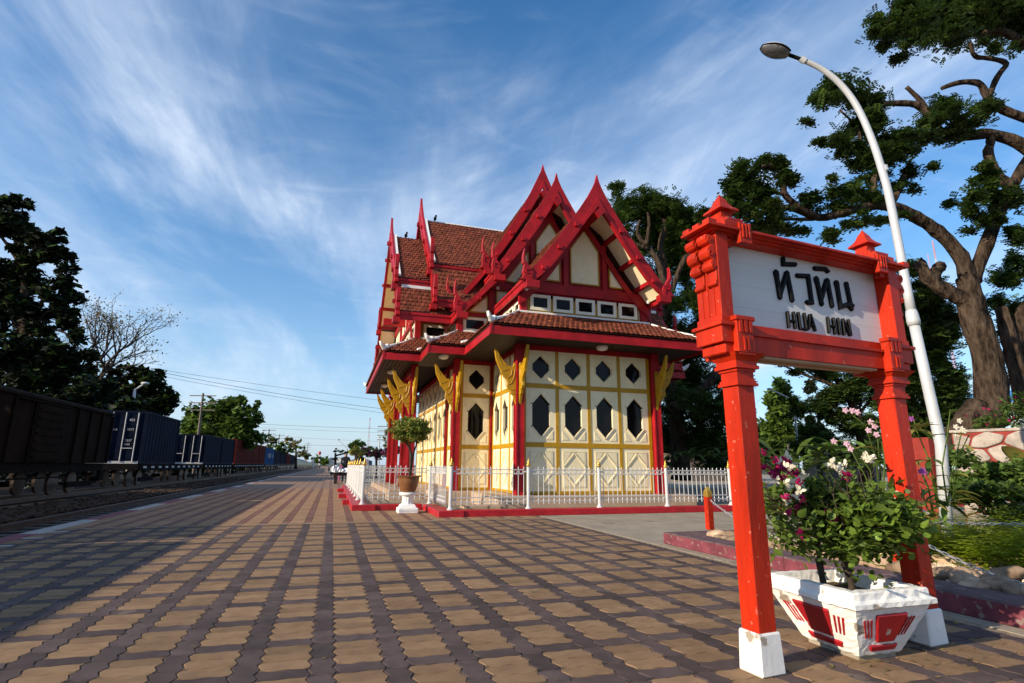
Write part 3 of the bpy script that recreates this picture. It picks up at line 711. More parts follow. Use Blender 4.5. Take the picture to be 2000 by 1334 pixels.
def overhang(T, ub, uw, prof, k, s, purl):
    P = [(h*k*s, z-.075) for h, z in prof]; n = len(P)
    A = [T(uw, v, z) for v, z in P]+[T(uw, v, z-.03) for v, z in P[::-1]]; B = [T(ub, v, z) for v, z in P]+[T(ub, v, z-.03) for v, z in P[::-1]]; m = 2*n
    fs = [(i, i+1, m-2-i, m-1-i) for i in range(n-1)]
    pp('gable_soffit', MB().add(A+B, fs+[tuple(m+q for q in f[::-1]) for f in fs]+[(i, (i+1) % m, m+(i+1) % m, m+i) for i in range(m)]), 'cream')
    for h in purl:
        z = np.interp(h, [p[0] for p in prof], [p[1] for p in prof])-.13
        pp('purlin', box_uvz(T, uw-.05, ub+.14, h*k*s-.05, h*k*s+.05, z-.055, z+.05), 'red')
def window_row(T, u, v0, v1, z0, z1, n, wdt=.55):
    for i in range(n):
        c = v0+(v1-v0)*(i+.5)/n; hw = min(wdt, (v1-v0)/n-.06)/2
        q = lambda v, z, o=0: Vector(T(u+o, v, z)); E_ = q(0,0,-.04)-q(0,0,0)
        fr = pp('clerestory_window', MB().holed([q(c-hw, z0), q(c+hw, z0), q(c+hw, z1), q(c-hw, z1)], [q(c-hw+.085, z0+.075), q(c+hw-.085, z0+.075), q(c+hw-.085, z1-.075), q(c-hw+.085, z1-.075)], E_), 'creamw')
        pp('window_pane', MB().prism([q(c-hw+.08, z0+.07, -.028), q(c+hw-.08, z0+.07, -.028), q(c+hw-.08, z1-.07, -.028), q(c-hw+.08, z1-.07, -.028)], E_*.2), 'glass', fr)
    b = box_uvz(T, u-.09, u-.045, v0-.02, v1+.02, z0-.12, z1+.08); pp('clerestory_frame', b, 'yellow')
def pav_arm(T, kind, k=1., tiles=(1,1), hiu=None):
    lerp_prof, ribbon, barge, slope, eave = arm(T, 1)
    st = MB()
    if kind == 'front':
        uA, uB, uC, uw = 7.48, 4.80, 3.64, 6.72
        barge(uA, A_OUT, A_IN, 1, True, 1.); barge(uB, B_OUT, B_IN, 1, True, 1.25); barge(uC, C_OUT, C_IN, 1, True, 1.35)
        barge(uB-.02, B_LO, B_LI, 1, True, 1.2, .07); barge(uC-.02, C_LO, C_LI, 1, True, 1.25, .07)
        pa = full(A_OUT, 7.50); pb = full(B_OUT, 9.0); pc = full(C_OUT, 9.84)
        for s, tl in ((-1, tiles[0]), (1, tiles[1])):
            slope(4.0, uA, pa, s, 1, tl, st); slope(3.0, uB, pb, s, 1, tl, st); slope(0, uC, pc, s, 1, tl, st)
            slope(2.7, uB, [(h, z-.06) for h, z in B_LO], s, 1, tl, st); slope(1.5, uC, [(h, z-.06) for h, z in C_LO], s, 1, tl, st)
            eave(4.1, uA, 1.86, 5.36, s, 1); eave(2.8, uB, 1.88, 6.5, s, 1); eave(1.2, uC, 1.88, 7.08, s, 1)
            eave(2.8, uB, 2.94, 5.20, s, 1); eave(1.5, uC, 2.94, 5.70, s, 1)
            overhang(T, uA, uw, pa, 1, s, (.62, 1.08, 1.5)); overhang(T, uB, 4.25, pb, 1, s, (.62, 1.1, 1.55)); overhang(T, uC, 3.0, pc, 1, s, (.62, 1.1, 1.55))
            overhang(T, uB, 4.25, [(h, z-.06) for h, z in B_LO], 1, s, (2.4,))
            for uu, zz in ((uw+.1, 5.17), (4.3, 5.98)):
                lt = MB().lathe((0, 0), [(.02,0), (.045,.02), (.05,.07), (.025,.10)], 8)
                pp('spotlight', MB().add([T(uu+.12+p[1]*.5, 1.72*s+p[0], zz+p[2]) for p in lt.v], lt.f), 'white', smooth=True)
        ridge(T, 4.0, uA-.12, 7.50); ridge(T, 3.0, uB-.12, 9.0); ridge(T, 0, uC-.12, 9.84)
        for u, z in ((uA, 7.22), (uB, 8.82), (uC, 9.72)):
            c = Vector(T(u-.30, 0, z)); ax = Vector(T(1,0,0))-Vector(T(0,0,0)); ay = Vector(T(0,1,0))-Vector(T(0,0,0))
            pp('ridge_purlin', MB().obox(c, ax*.47, (ay+Vector((0,0,1)))*.062, (ay-Vector((0,0,1)))*.062), 'red')
        gable_wall(T, uw-.06, A_IN, 1, 5.2, [[(-.40,5.60), (.40,5.60), (.40,6.55), (.02,7.10), (-.02,7.10), (-.40,6.55)], [(-.72,5.60), (-.72,6.25), (-1.24,5.60)], [(.72,5.60), (1.24,5.60), (.72,6.25)]],
                   [(-1.70,1.70,5.24,5.49), (-.62,-.50,5.49,6.75), (.50,.62,5.49,6.75)])
        for s in (-1, 1): pp('gable_rafter', ribbon(uw-.055, uw+.03, [(h, z-.06) for h, z in A_IN], [(h, z-.30) for h, z in A_IN], s, 1.), 'red')
        gable_wall(T, 4.2, B_IN, 1, 5.22, [[(-.44,6.3), (.44,6.3), (.44,7.75), (.02,8.4), (-.02,8.4), (-.44,7.75)], [(-.72,6.3), (-.72,7.35), (-1.42,6.35)], [(.72,6.3), (1.42,6.35), (.72,7.35)],
                   [(-1.70,5.35), (-1.0,5.35), (-1.0,6.0), (-1.70,6.0)], [(1.0,5.35), (1.70,5.35), (1.70,6.0), (1.0,6.0)]],
                   [(-1.86,1.86,6.03,6.22), (-.64,-.52,6.22,7.6), (.52,.64,6.22,7.6), (-1.95,-1.78,5.22,6.0), (1.78,1.95,5.22,6.0)])
        for s in (-1, 1):
            gp_ = [(1.98*s,5.3), (2.52*s,5.3), (1.98*s,5.82)]; q = [Vector(T(4.22, v, z)) for v, z in gp_]; E_ = Vector(T(4.1,0,0))-Vector(T(4.22,0,0))
            pp('gable_wall', MB().prism([Vector(T(4.19, v, z)) for v, z in [(1.85*s,5.18), (2.8*s,5.18), (2.8*s,5.22), (1.85*s,6.2)]], E_*.4), 'red')
            b = pp('gable_panel', MB().prism(q, E_*.1), 'cream'); bd = MB()
            for i in range(3): bd.bar(q[i], q[(i+1) % 3], .035, .03, 0, E_)
            pp('bead', bd, 'yellow')
        gable_wall(T, 2.95, C_IN, 1, 6.5, [[(-.44,7.1), (.44,7.1), (.44,8.6), (-.44,8.6)]], [(-1.86,1.86,6.8,7.0)])
        # clerestory of the front bay and the second stage
        window_row(T, uw-.03, -1.56, 1.56, 4.78, 5.19, 5)
        for s in (-1, 1):
            pp('corner_post', box_uvz(T, uw-.16, uw-.01, s*1.70-.075, s*1.70+.075, 4.6, 5.5), 'red')
            Ts = lambda u, v, z, s=s: T(v, u*s, z)
            window_row(Ts, 1.74, 4.45, 6.50, 4.78, 5.08, 4, .5)
            pp('clerestory_wall', box_uvz(T, 4.3, uw-.1, s*1.62-.04, s*1.62+.04, 4.6, 5.3), 'cream')
            pp('clerestory_beam', box_uvz(T, 4.25, uw-.17, s*1.7-.06, s*1.7+.06, 5.10, 5.24), 'red')
            window_row(T, 4.20, *( (1.93, 2.72) if s > 0 else (-2.72, -1.93) ), 4.72, 5.14, 1, .70)
            pp('corner_post', box_uvz(T, 4.12, 4.28, s*2.78-.08, s*2.78+.08, 4.6, 5.16), 'red')
            window_row(Ts, 2.80, 3.0, 4.10, 4.72, 5.10, 2, .42)
            pp('clerestory_wall', box_uvz(T, 2.9, 4.1, s*2.68-.04, s*2.68+.04, 4.6, 5.3), 'cream')
    else:
        uB, uC = 4.50, 3.46; k2 = 3.1/1.86; lo = lambda L: [(3.06+(h-1.82)*.76, z-.03) for h, z in L]
        barge(uB, B_OUT, B_IN, k2, True, 1.15); barge(uC, C_OUT, C_IN, k2, True, 1.3)
        barge(uB-.02, lo(B_LO), lo(B_LI), 1, True, 1.05); barge(uC-.02, lo(C_LO), lo(C_LI), 1, True, 1.1)
        pb = full(B_OUT, 9.0); pc = full(C_OUT, 9.84)
        for s, tl in ((-1, tiles[0]), (1, tiles[1])):
            slope(1.5, uB, pb, s, k2, tl, st); slope(0, uC, pc, s, k2, tl, st)
            slope(1.5, uB, [(h, z-.06) for h, z in lo(B_LO)], s, 1, tl, st); slope(1.0, uC, [(h, z-.06) for h, z in lo(C_LO)], s, 1, tl, st)
            eave(1.5, uB, 3.13, 6.45, s, 1); eave(1.0, uC, 3.13, 7.02, s, 1); eave(1.5, uB, 3.92, 5.20, s, 1); eave(1.2, uC, 3.92, 5.68, s, 1)
            overhang(T, uB, 3.9, pb, k2, s, (.5, .95, 1.4, 1.8)); overhang(T, uC, 2.9, pc, k2, s, (.5, .95, 1.4, 1.8)); overhang(T, uB, 3.9, [(h, z-.06) for h, z in lo(B_LO)], 1, s, (3.4,))
            pp('flashing', box_uvz(T, uB-.6, uB-.14, s*3.1-.05, s*3.1+.05, 6.30, 6.36), 'white')
            pp('flashing', box_uvz(T, 1.5, uB-.12, s*3.17-.04, s*3.17+.04, 6.16, 6.25), 'white')
        ridge(T, 1.5, uB-.12, 9.02); ridge(T, 0, uC-.12, 9.86)
        for u, z in ((uB, 8.82), (uC, 9.72)): pp('ridge_purlin', box_uvz(T, u-.7, u+.16, -.07, .07, z-.06, z+.06), 'red')
        gable_wall(T, 3.85, B_IN, k2, 5.28, [[(-.8,6.3), (.8,6.3), (.8,7.7), (0,8.5), (-.8,7.7)], [(-1.1,6.3), (-1.1,7.3), (-2.3,6.3)], [(1.1,6.3), (2.3,6.3), (1.1,7.3)]], [(-3.1,3.1,6.03,6.22), (-1.0,-.86,6.22,7.5), (.86,1.0,6.22,7.5), (-3.1,3.1,5.3,5.42), (-1.0,-.86,5.42,6.03), (.86,1.0,5.42,6.03)], 'cream')
        gable_wall(T, 2.85, C_IN, k2, 6.5, [], [(-3.1,3.1,6.8,7.0)])
        window_row(T, 3.88, -2.85, 2.85, 4.74, 5.18, 8)
        pp('gable_beam', box_uvz(T, 3.8, 4.62, -.09, .09, 5.74, 5.98), 'red')
        for s in (-1, 1):
            Ts = lambda u, v, z, s=s: T(v, u*s, z)
            pp('corner_post', box_uvz(T, 3.72, 3.88, s*2.92-.08, s*2.92+.08, 4.6, 5.6), 'red')
            window_row(Ts, 2.93, 2.86, 3.66, 4.72, 5.14, 1, .72)
            pp('clerestory_wall', box_uvz(T, 1.5, 3.8, s*2.80-.04, s*2.80+.04, 4.6, 5.6), 'cream')
            pp('clerestory_beam', box_uvz(T, 1.5, 3.9, s*2.9-.06, s*2.9+.06, 5.2, 5.34), 'red')
            for dv in (0,): pp('brace', MB().bar(T(3.93, s*2.7, 4.72), T(3.93, s*1.9, 5.5), .06, .05), 'red')
    if st.f: pp('roof_tiles', st, 'tile', kind='stuff')
pav_arm(lambda u, v, z: (XC+v, YC-u, z), 'front', 1., (1, 1))
pav_arm(lambda u, v, z: (XC-u, YC+v, z), 'side', 1., (1, 0))
pav_arm(lambda u, v, z: (XC+u, YC+v, z), 'side', 1., (1, 0))
# plain back arm
Tn = lambda u, v, z: (XC+v, YC+u, z)
_, _, bg_, sl_, ev_ = arm(Tn, 1); dm = MB()
bg_(3.64, C_OUT, C_IN, 1, True, 1.3)
for s in (-1, 1): sl_(0, 3.64, full(C_OUT, 9.84), s, 1, 0, dm); sl_(0, 3.64, C_LO, s, 1, 0, dm)
gable_wall(Tn, 3.0, C_IN, 1, 4.6, [], [])
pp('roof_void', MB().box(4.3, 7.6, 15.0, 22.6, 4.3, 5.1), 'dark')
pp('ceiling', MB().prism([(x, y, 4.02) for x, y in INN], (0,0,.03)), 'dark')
for x, y in ((6.1, 11.75), (2.62, 14.2), (1.55, 17.2), (1.6, 20.4)):
    pp('ceiling_lamp', MB().lathe((x, y), [(.05,3.73), (.12,3.75), (.14,3.80), (.15,3.84)], 14), 'white', smooth=True)
# ================================================================== FENCE
FZ = .119
yard = struct('courtyard_floor', MB().prism([(.62,12.5,0), (2.08,12.5,0), (2.08,10.6,0), (8.7,10.6,0), (8.7,40,0), (.62,40,0)], (0,0,.02)), K['concrete'])
kerb = thing('fence_kerb', 'low bright red kerb carrying the white fence round the pavilion', 'kerb', (2, 10.5, 0))
segs = [((1.97,10.49), (8.95,10.56), 1), ((1.97,10.74), (1.97,12.33), 0), ((.45,12.36), (2.2,12.36), 1), ((.45,12.6), (.45,24.5), 0)]
kb = MB(); 
for (x0, y0, x1, y1) in ((1.95,9.0+1.49,2.45,10.78), (2.45,10.52,8.95,10.80), (1.95,10.78,2.25,12.37), (.45,12.385,.95,12.70), (.95,12.42,1.95,12.70), (.45,12.70,.78,24.5), (.30,14.3,.45,14.6), (.24,17.1,.45,17.6), (.24,20.9,.45,21.4)):
    part('kerb_block', MB().box(x0, x1, y0, y1, -.01, FZ), K['curbred'], kerb, bevel=.012)
part('kerb_block', MB().box(8.95, 30, 10.55, 10.83, -.01, FZ-.002), K['curbred'], kerb, bevel=.01)
fence = thing('white_fence', 'white metal railing with gold spire finials standing on the red kerb', 'fence', (2, 10.6, FZ))
pm = MB().lathe((0,0), [(.065,0), (.065,.012), (.045,.03), (.036,.06), (.036,.80), (.042,.805), (.042,.815)], 14).mesh('fence_post', K['silver'], smooth=False)
fm = MB().lathe((0,0), [(.036,.815), (.044,.835), (.046,.86), (.034,.875), (.022,.885), (.026,.90), (.018,.915), (.010,.95), (.003,1.0)], 12).mesh('finial', K['gold'], smooth=True)
bar_m = MB(); bar_m.tube([(0,0,.10), (0,0,.80)], .0075, 6); bar_m.lathe((0,0), [(.008,.775), (.013,.785), (.002,.825)], 6); bar_m.lathe((0,0), [(.002,.075), (.010,.10), (.016,.155), (.010,.17), (.007,.19)], 6)
bar_m = bar_m.mesh('bar', K['silver'])
def ring_geo(R=.036, r=.006, n=12, k=5):
    b = MB(); vs_ = [((R+r*math.cos(2*PI*j/k))*math.cos(2*PI*i/n), r*math.sin(2*PI*j/k), (R+r*math.cos(2*PI*j/k))*math.sin(2*PI*i/n)) for i in range(n) for j in range(k)]
    return b.add(vs_, [(i*k+j, i*k+(j+1) % k, ((i+1) % n)*k+(j+1) % k, ((i+1) % n)*k+j) for i in range(n) for j in range(k)])
RG = ring_geo()
def fence_run(p, q, gap=.10):
    p, q = Vector((*p, FZ)), Vector((*q, FZ)); d = (q-p); L = d.length; d.normalize(); ang = math.atan2(d.y, d.x)
    a, b = p+d*gap, q-d*gap; W_ = L-2*gap; up = Vector((0,0,1))
    f = MB()
    for z in (.76, .675, .225, .145): f.bar(a+up*z, b+up*z, .022, .016)
    for s, e in ((p+d*.03, a), (b, q-d*.03)):
        for z in (.72, .185): f.bar(s+up*z, e+up*z, .018, .03)
    nb = max(4, round(W_/.112))
    for i in range(nb):
        c = a+d*((i+.5)*W_/nb)+up*.7175
        f.add([c+d*x+Vector((-d.y, d.x, 0))*y+up*z for x, y, z in RG.v], RG.f)
    pn = part('railing_panel', f, K['silver'], fence)
    for i in range(nb+1): inst('bar', bar_m, pn, a+d*(i*W_/nb), (0, 0, ang))
def fence_post(x, y):
    o = inst('fence_post', pm, fence, (x, y, FZ)); inst('finial', fm, o, (x, y, FZ))
FR = [(2.21,10.68), (3.80,10.68), (5.38,10.68), (7.02,10.69), (8.70,10.70)]
for a, b in zip(FR[:-1], FR[1:]): fence_run(a, b)
FL = [(2.13,10.70), (2.13,12.45)]
fence_run((2.15,10.82), (2.12,12.43), .05)
FW = [(.67,12.53), (2.12,12.53)]; fence_run(*FW)
FS = [(.66,12.60), (.65,14.1), (.65,15.7), (.65,17.4), (.65,19.2), (.65,21.0), (.65,22.8), (.65,24.4)]
for a, b in zip(FS[:-1], FS[1:]): fence_run(a, b)
FE = [(8.70,10.72), (9.6,11.5), (10.6,12.4), (11.8,13.4)]
for a, b in zip(FE[:-1], FE[1:]): fence_run(a, b)
for x, y in FR+[(2.12,12.53), (.67,12.53)]+FS[1:]+FE[1:]: fence_post(x, y)
fence_run((.65,24.4), (3.2,24.4)); fence_post(3.2,24.4)
sw = thing('short_fence', 'second white railing far behind the clipped pot tree', 'fence', (1.0, 30, 0))
part('fence_post', MB().lathe((1.5,30.2), [(.09,0), (.09,1.05), (.03,1.12)], 8), K['silver'], sw); part('railing', MB().box(1.5,3.6,30.18,30.22,.4,.44).box(1.5,3.6,30.18,30.22,.85,.9), K['silver'], sw)

# ================================================================== POT TREE ON PEDESTAL
px_, py_ = 1.53, 11.72
ped = thing('pedestal', 'white fluted plaster pedestal under the brown glazed pot', 'pedestal', (px_, py_, 0))
b = MB().taper((px_-.20,px_+.20,py_-.20,py_+.20), (px_-.20,px_+.20,py_-.20,py_+.20), 0, .10)
b.taper((px_-.175,px_+.175,py_-.175,py_+.175), (px_-.135,px_+.135,py_-.135,py_+.135), .10, .17)
part('base', b, K['white'], ped, bevel=.008)
b = MB(); n = 24; pr = [(.125,.17), (.115,.20), (.112,.31), (.12,.335)]
vs_ = [(px_+(r-(.008 if k % 2 else 0))*math.cos(2*PI*k/n), py_+(r-(.008 if k % 2 else 0))*math.sin(2*PI*k/n), z) for r, z in pr for k in range(n)]
b.add(vs_, [(i*n+k, i*n+(k+1) % n, (i+1)*n+(k+1) % n, (i+1)*n+k) for i in range(3) for k in range(n)]); part('fluted_shaft', b, K['white'], ped)
part('capital', MB().lathe((px_,py_), [(.125,.33), (.16,.345), (.175,.365), (.175,.395), (.15,.405)], 24), K['white'], ped, smooth=True)
b = MB()
for k in range(12): b.box(px_-.19+k*.032, px_-.172+k*.032, py_-.206, py_-.198, .045, .07)
part('dentil', b, K['white'], ped)
pot = thing('glazed_pot', 'round brown glazed clay pot standing on the white pedestal', 'pot', (px_, py_, .405))
part('body', MB().lathe((px_,py_), [(.135,.406), (.16,.44), (.20,.56), (.215,.66), (.213,.70), (.232,.715), (.232,.735), (.20,.735), (.195,.70)], 28), K['pot'], pot, smooth=True)
part('earth', MB().lathe((px_,py_), [(.19,.66), (.19,.712)], 20), K['soil'], pot)
rm = MB()
for k in range(22):
    a = 2*PI*k/22; rm.ball((px_+.235*math.cos(a), py_+.235*math.sin(a), .728), .028, .028, .013, 6, 4)
part('fluted_rim', rm, K['pot'], pot, smooth=True)

# ------------------------------------------------------------------ foliage generators
def rand_dirs(N):
    v = RNG.normal(size=(N, 3)); return v/np.linalg.norm(v, axis=1, keepdims=True)
def leaf_quads(C, size, flat=0., aspect=.5, droop=0.):
    """C (N,3) centres -> (N,4,3) rhombic leaves with random facing (flat: bias to horizontal)"""
    N = len(C); n = rand_dirs(N); n[:, 2] = np.abs(n[:, 2])+flat; n /= np.linalg.norm(n, axis=1, keepdims=True)
    t = rand_dirs(N); t -= n*np.sum(t*n, axis=1, keepdims=True); t /= np.linalg.norm(t, axis=1, keepdims=True)+1e-9
    t[:, 2] -= droop; b = np.cross(n, t); s = size*RNG.uniform(.6, 1.35, (N, 1))
    return np.stack([C-t*s, C-t*s*.05+b*s*aspect, C+t*s, C-t*s*.05-b*s*aspect], axis=1)
def spray_quads(C, size, flat=1.2, n=7):
    """feathery sprays: n narrow leaflets on a drooping rachis"""
    N = len(C); nn = rand_dirs(N); nn[:, 2] = np.abs(nn[:, 2])+flat; nn /= np.linalg.norm(nn, axis=1, keepdims=True)
    t = rand_dirs(N); t -= nn*np.sum(t*nn, axis=1, keepdims=True); t /= np.linalg.norm(t, axis=1, keepdims=True)+1e-9
    b = np.cross(nn, t); s = size*RNG.uniform(.7, 1.3, (N, 1)); out = []
    for i in range(n):
        f = (i//2)/(n/2.)-.5; sd_ = 1 if i % 2 else -1
        if i == n-1: d = t; p = C+t*s*.5
        else: d = b*sd_*.85+t*.5; p = C+t*s*f
        p = p.copy(); p[:, 2:3] -= s*.25*(f+.5)**2
        L = s*.42; w = s*.13; pe = np.cross(nn, d)
        out.append(np.stack([p, p+d*L*.5+pe*w, p+d*L, p+d*L*.5-pe*w], axis=1))
    return np.concatenate(out)
def clump_pts(c, r, N, shell=.55):
    """points in an ellipsoid, denser near the outside, lumpy"""
    d = rand_dirs(N); q = RNG.uniform(shell, 1, (N, 1))**.8
    lump = 1+.22*np.sin(d[:, :1]*7+c[0])*np.sin(d[:, 1:2]*6+c[1])+.14*np.sin(d[:, 2:]*11+c[2])
    return np.array(c)+d*q*lump*np.array(r)
def crown_pts(clumps, dens):
    out = []
    for c, r in clumps:
        v = (r[0]*r[1]*r[2])**(2/3.); N = int(dens*v); sub = max(3, int(5*(r[0]*r[1]*r[2])**.33+3))
        # secondary lumps on the clump surface make an uneven outline
        d = rand_dirs(sub); cs = np.array(c)+d*np.array(r)*RNG.uniform(.35, .85, (sub, 1)); rs = RNG.uniform(.28, .52, sub)
        for cc_, k in zip(cs, rs): out.append(clump_pts(cc_, np.array(r)*k, max(6, N//sub), .25))
    return np.concatenate(out)
def branch(mb, pts, r0, r1, n=8, wob=.0):
    P = [Vector(p) for p in pts]; m = len(P)
    # Catmull-Rom refine
    Q = []
    for i in range(m-1):
        p0, p1, p2, p3 = P[max(i-1,0)], P[i], P[i+1], P[min(i+2,m-1)]
        for t in (0, .25, .5, .75):
            Q.append(.5*((2*p1)+(p2-p0)*t+(2*p0-5*p1+4*p2-p3)*t*t+(3*p1-p0-3*p2+p3)*t**3))
    Q.append(P[-1]); k = len(Q)
    R = [(r0+(r1-r0)*(i/(k-1))**.8)*(1+random.uniform(-wob, wob)) for i in range(k)]
    Q = [q+Vector((random.uniform(-1,1), random.uniform(-1,1), random.uniform(-1,1)))*wob*R[i]*.6 for i, q in enumerate(Q)]
    mb.tube(Q, R, n, rough=.05 if (wob and r0 > .04) else 0)
def grow(mb, p, d, L, r, depth, tips, spread=.7, up=.15, minr=.01):
    """simple recursive limb; collects tips"""
    P = [Vector(p)]; d = Vector(d).normalized(); seg = 3
    for i in range(seg):
        d = (d+Vector((random.gauss(0,.22), random.gauss(0,.22), random.gauss(0,.16)+up*.3))).normalized(); P.append(P[-1]+d*L/seg)
    mb.tube(P, [r*(1-.4*i/seg) for i in range(seg+1)], 6 if r > .05 else 4, cap=False)
    if depth == 0 or r < minr: tips.append(P[-1]); return
    for _ in range(random.choice((2, 3, 3))):
        nd = (d+Vector((random.gauss(0,spread), random.gauss(0,spread), random.gauss(0,spread*.6)+up))).normalized()
        grow(mb, P[-1] if random.random() < .7 else P[-2], nd, L*random.uniform(.6,.85), r*.6, depth-1, tips, spread, up, minr)

# pot tree itself
tt = thing('clipped_tree', 'small clipped ball headed tree with two bent stems in the brown pot', 'tree', (px_, py_, .71))
b = MB(); ctop = at_y(803, 840, py_)
branch(b, [(px_+.02,py_,.70), at_y(803,890,py_), at_y(798,872,py_), at_y(790,858,py_), at_y(797,845,py_)], .035, .014, 8, .2)
branch(b, [(px_+.03,py_,.72), at_y(808,884,py_+.05), at_y(813,870,py_+.05), at_y(812,855,py_+.05), at_y(806,842,py_)], .024, .012, 8, .2)
part('stem', b, K['twig'], tt, smooth=True)
cp = clump_pts(ctop, (.40,.40,.285), 5200, .72); quads('crown', leaf_quads(cp, .024, .2, .55), [K['leaf_lit'], K['leaf_yel']], tt, mids=(RNG.random(5200) < .40).astype(int))
cp = clump_pts(ctop, (.34,.34,.22), 900, .3); quads('inner_leaves', leaf_quads(cp, .04, .2, .6), K['leaf_mid'], tt, kind='stuff')

# ================================================================== STATION SIGN
SY = 2.31
sg = thing('station_sign', 'orange red framed station name board on two square posts with white feet', 'sign', (1.978, 2.31, 0))
def ssp(name, mb, m='orange', parent=sg, **k): return part(name, mb, K[m], parent, **k)
PX0, PX1 = (1.978, 2.092), (3.213, 3.327)
for x0, x1 in (PX0, PX1):
    c = (x0+x1)/2; cy = SY+.055
    b = MB().taper((c-.078,c+.078,cy-.072,cy+.072), (c-.070,c+.070,cy-.066,cy+.066), 0, .185); ssp('foot_block', b, 'plastew', bevel=.008)
    ssp('post', MB().box(x0, x1, SY, SY+.11, .18, 1.40), bevel=.004)
    b = MB(); h = .055
    for e, z0, z1 in ((.016,1.37,1.385), (.009,1.385,1.40), (.002,1.40,1.445), (.010,1.445,1.46), (.024,1.46,1.478), (.017,1.478,1.50)): b.box(c-h-e, c+h+e, cy-h-e, cy+h+e, z0, z1)
    b.taper((c-h-.017,c+h+.017,cy-h-.017,cy+h+.017), (c-h-.05,c+h+.05,cy-h-.05,cy+h+.05), 1.50, 1.54); ssp('capital', b)
FY0, FY1 = 2.295, 2.480                                                   # frame depth
b = MB().box(1.99, 3.32, FY0+.015, FY1-.015, 1.545, 1.665); b.box(1.99, 3.32, FY0, FY1, 1.645, 1.66); b.box(1.99,3.32,FY0+.03,FY1-.03,1.664,1.712)
ssp('lower_beam', b)
for ya in (FY0+.03, FY1-.075): ssp('bare_wood_strip', MB().box(2.2, 3.12, ya, ya+.045, 1.532, 1.546), 'tan')
for sx, xa, br0 in ((-1, 1.90, .06), (1, 3.406, .125)):                                     # end boxes and side posts of the frame
    e = -sx
    X = lambda a: xa+e*a                                                    # a metres inwards from the end
    bx = lambda b_, a0, a1, y0, y1, z0, z1: b_.box(min(X(a0),X(a1)), max(X(a0),X(a1)), y0, y1, z0, z1)
    b = MB(); bx(b, -.02, .15, FY0-.005, FY1+.005, 1.592, 1.685); bx(b, -.035, .16, FY0-.02, FY1+.02, 1.680, 1.70); bx(b, -.01, .10, FY0, FY1, 1.70, 1.74); ssp('end_box', b, bevel=.003)
    b = MB(); bx(b, .0, .085, FY0+.005, FY1-.005, 1.70, 2.205); ssp('side_post', b, bevel=.003)
    b = MB()
    for k in range(1, 4): bx(b, -.004, .0005, FY0+.005+(FY1-FY0-.01)*k/4-.004, FY0+.005+(FY1-FY0-.01)*k/4+.004, 1.72, 1.95)
    ssp('bead', b)
    for yy in (FY0+.045, FY1-.045):                                         # scroll consoles
        P = [(0,2.155), (-.065,2.155), (-.075,2.13), (-.062,2.105), (-.035,2.10), (-.06,2.075), (-.066,2.05), (-.055,2.025), (-.03,2.012), (-.045,1.995), (-.045,1.972), (-.03,1.955), (-.012,1.955), (-.012,1.90), (-.022,1.89), (-.022,1.875), (0,1.865)]
        P = [(a, z+.035) for a, z in P]
        c_ = ssp('console', MB().prism([(X(a), yy-.035, z) for a, z in P], (0,.07,0)), bevel=.004)
        t = MB()
        for (a, z, r) in ((-.04,2.08,.018), (-.028,2.01,.014), (-.045,2.16,.014)):
            for y_ in (yy-.037, yy+.037): t.tube([(X(a+r*math.cos(q)*(1-q/12)), y_, z+r*math.sin(q)*(1-q/12)) for q in np.linspace(0, 8, 14)], .004, 5)
        ssp('scroll', t, 'orange', c_)
    b = MB()
    for yy in (FY0+.05, FY1-.05): bx(b, .005, .075, yy-.045, yy+.045, 1.535, 1.592)
    ssp('corbel', b, bevel=.006)
    # grooved bracket standing on the front of the lower beam
    b = MB(); bx(b, br0, br0+.114, FY0-.032, FY0+.02, 1.525, 1.725); bx(b, br0-.01, br0+.124, FY0-.04, FY0+.02, 1.71, 1.735); g_ = ssp('beam_bracket', b, bevel=.003)
    b = MB(); bx(b, br0, br0+.114, FY1-.02, FY1+.032, 1.525, 1.735); ssp('beam_bracket', b, bevel=.003)
    b = MB()
    for k in (0, 1, 2): bx(b, br0+.014+k*.034, br0+.034+k*.034, FY0-.039, FY0-.031, 1.645, 1.71)
    for k in (0, 1): bx(b, br0+.037+k*.026, br0+.048+k*.026, FY0-.038, FY0-.031, 1.55, 1.62)
    ssp('groove_rib', b, 'orange', g_)
    # stepped block above the cornice, and spire
    b = MB(); bx(b, .0, .20, FY0-.012, FY1-.01, 2.236, 2.262); bx(b, .045, .235, FY0-.022, FY1+.002, 2.25, 2.285); bx(b, .075, .20, FY0-.01, FY1-.01, 2.28, 2.312); bx(b, .09, .19, FY0+.03, FY1-.03, 2.308, 2.335); ssp('stepped_block', b, bevel=.003)
    b = MB(); bx(b, .14, .225, FY0-.035, FY0, 2.16, 2.28)
    for k in (0, 1, 2): bx(b, .155+k*.022, .165+k*.022, FY0-.042, FY0-.03, 2.19, 2.27)
    ssp('cornice_bracket', b, bevel=.002)
    b = MB(); bx(b, .08, .14, FY0+.02, FY0+.06, 2.155, 2.195); ssp('corner_notch', b)
    cx2, cy2 = X(.14), (FY0+FY1)/2
    b = MB().box(cx2-.04, cx2+.04, cy2-.04, cy2+.04, 2.33, 2.385); pr = [(.070,2.385), (.066,2.397), (.047,2.414), (.032,2.438), (.025,2.46), (.008,2.49), (.001,2.505)]
    for (r, z), (r2, z2) in zip(pr[:-1], pr[1:]): b.taper((cx2-r,cx2+r,cy2-r,cy2+r), (cx2-r2,cx2+r2,cy2-r2,cy2+r2), z, z2)
    ssp('spire', b)
b = MB().box(1.93, 3.376, FY0+.03, FY1-.012, 2.200, 2.214); b.box(1.89, 3.416, FY0+.010, FY1-.012, 2.208, 2.221); b.box(1.855, 3.451, FY0-.012, FY1-.004, 2.219, 2.231); b.box(1.82, 3.486, FY0-.035, FY1+.005, 2.229, 2.244)
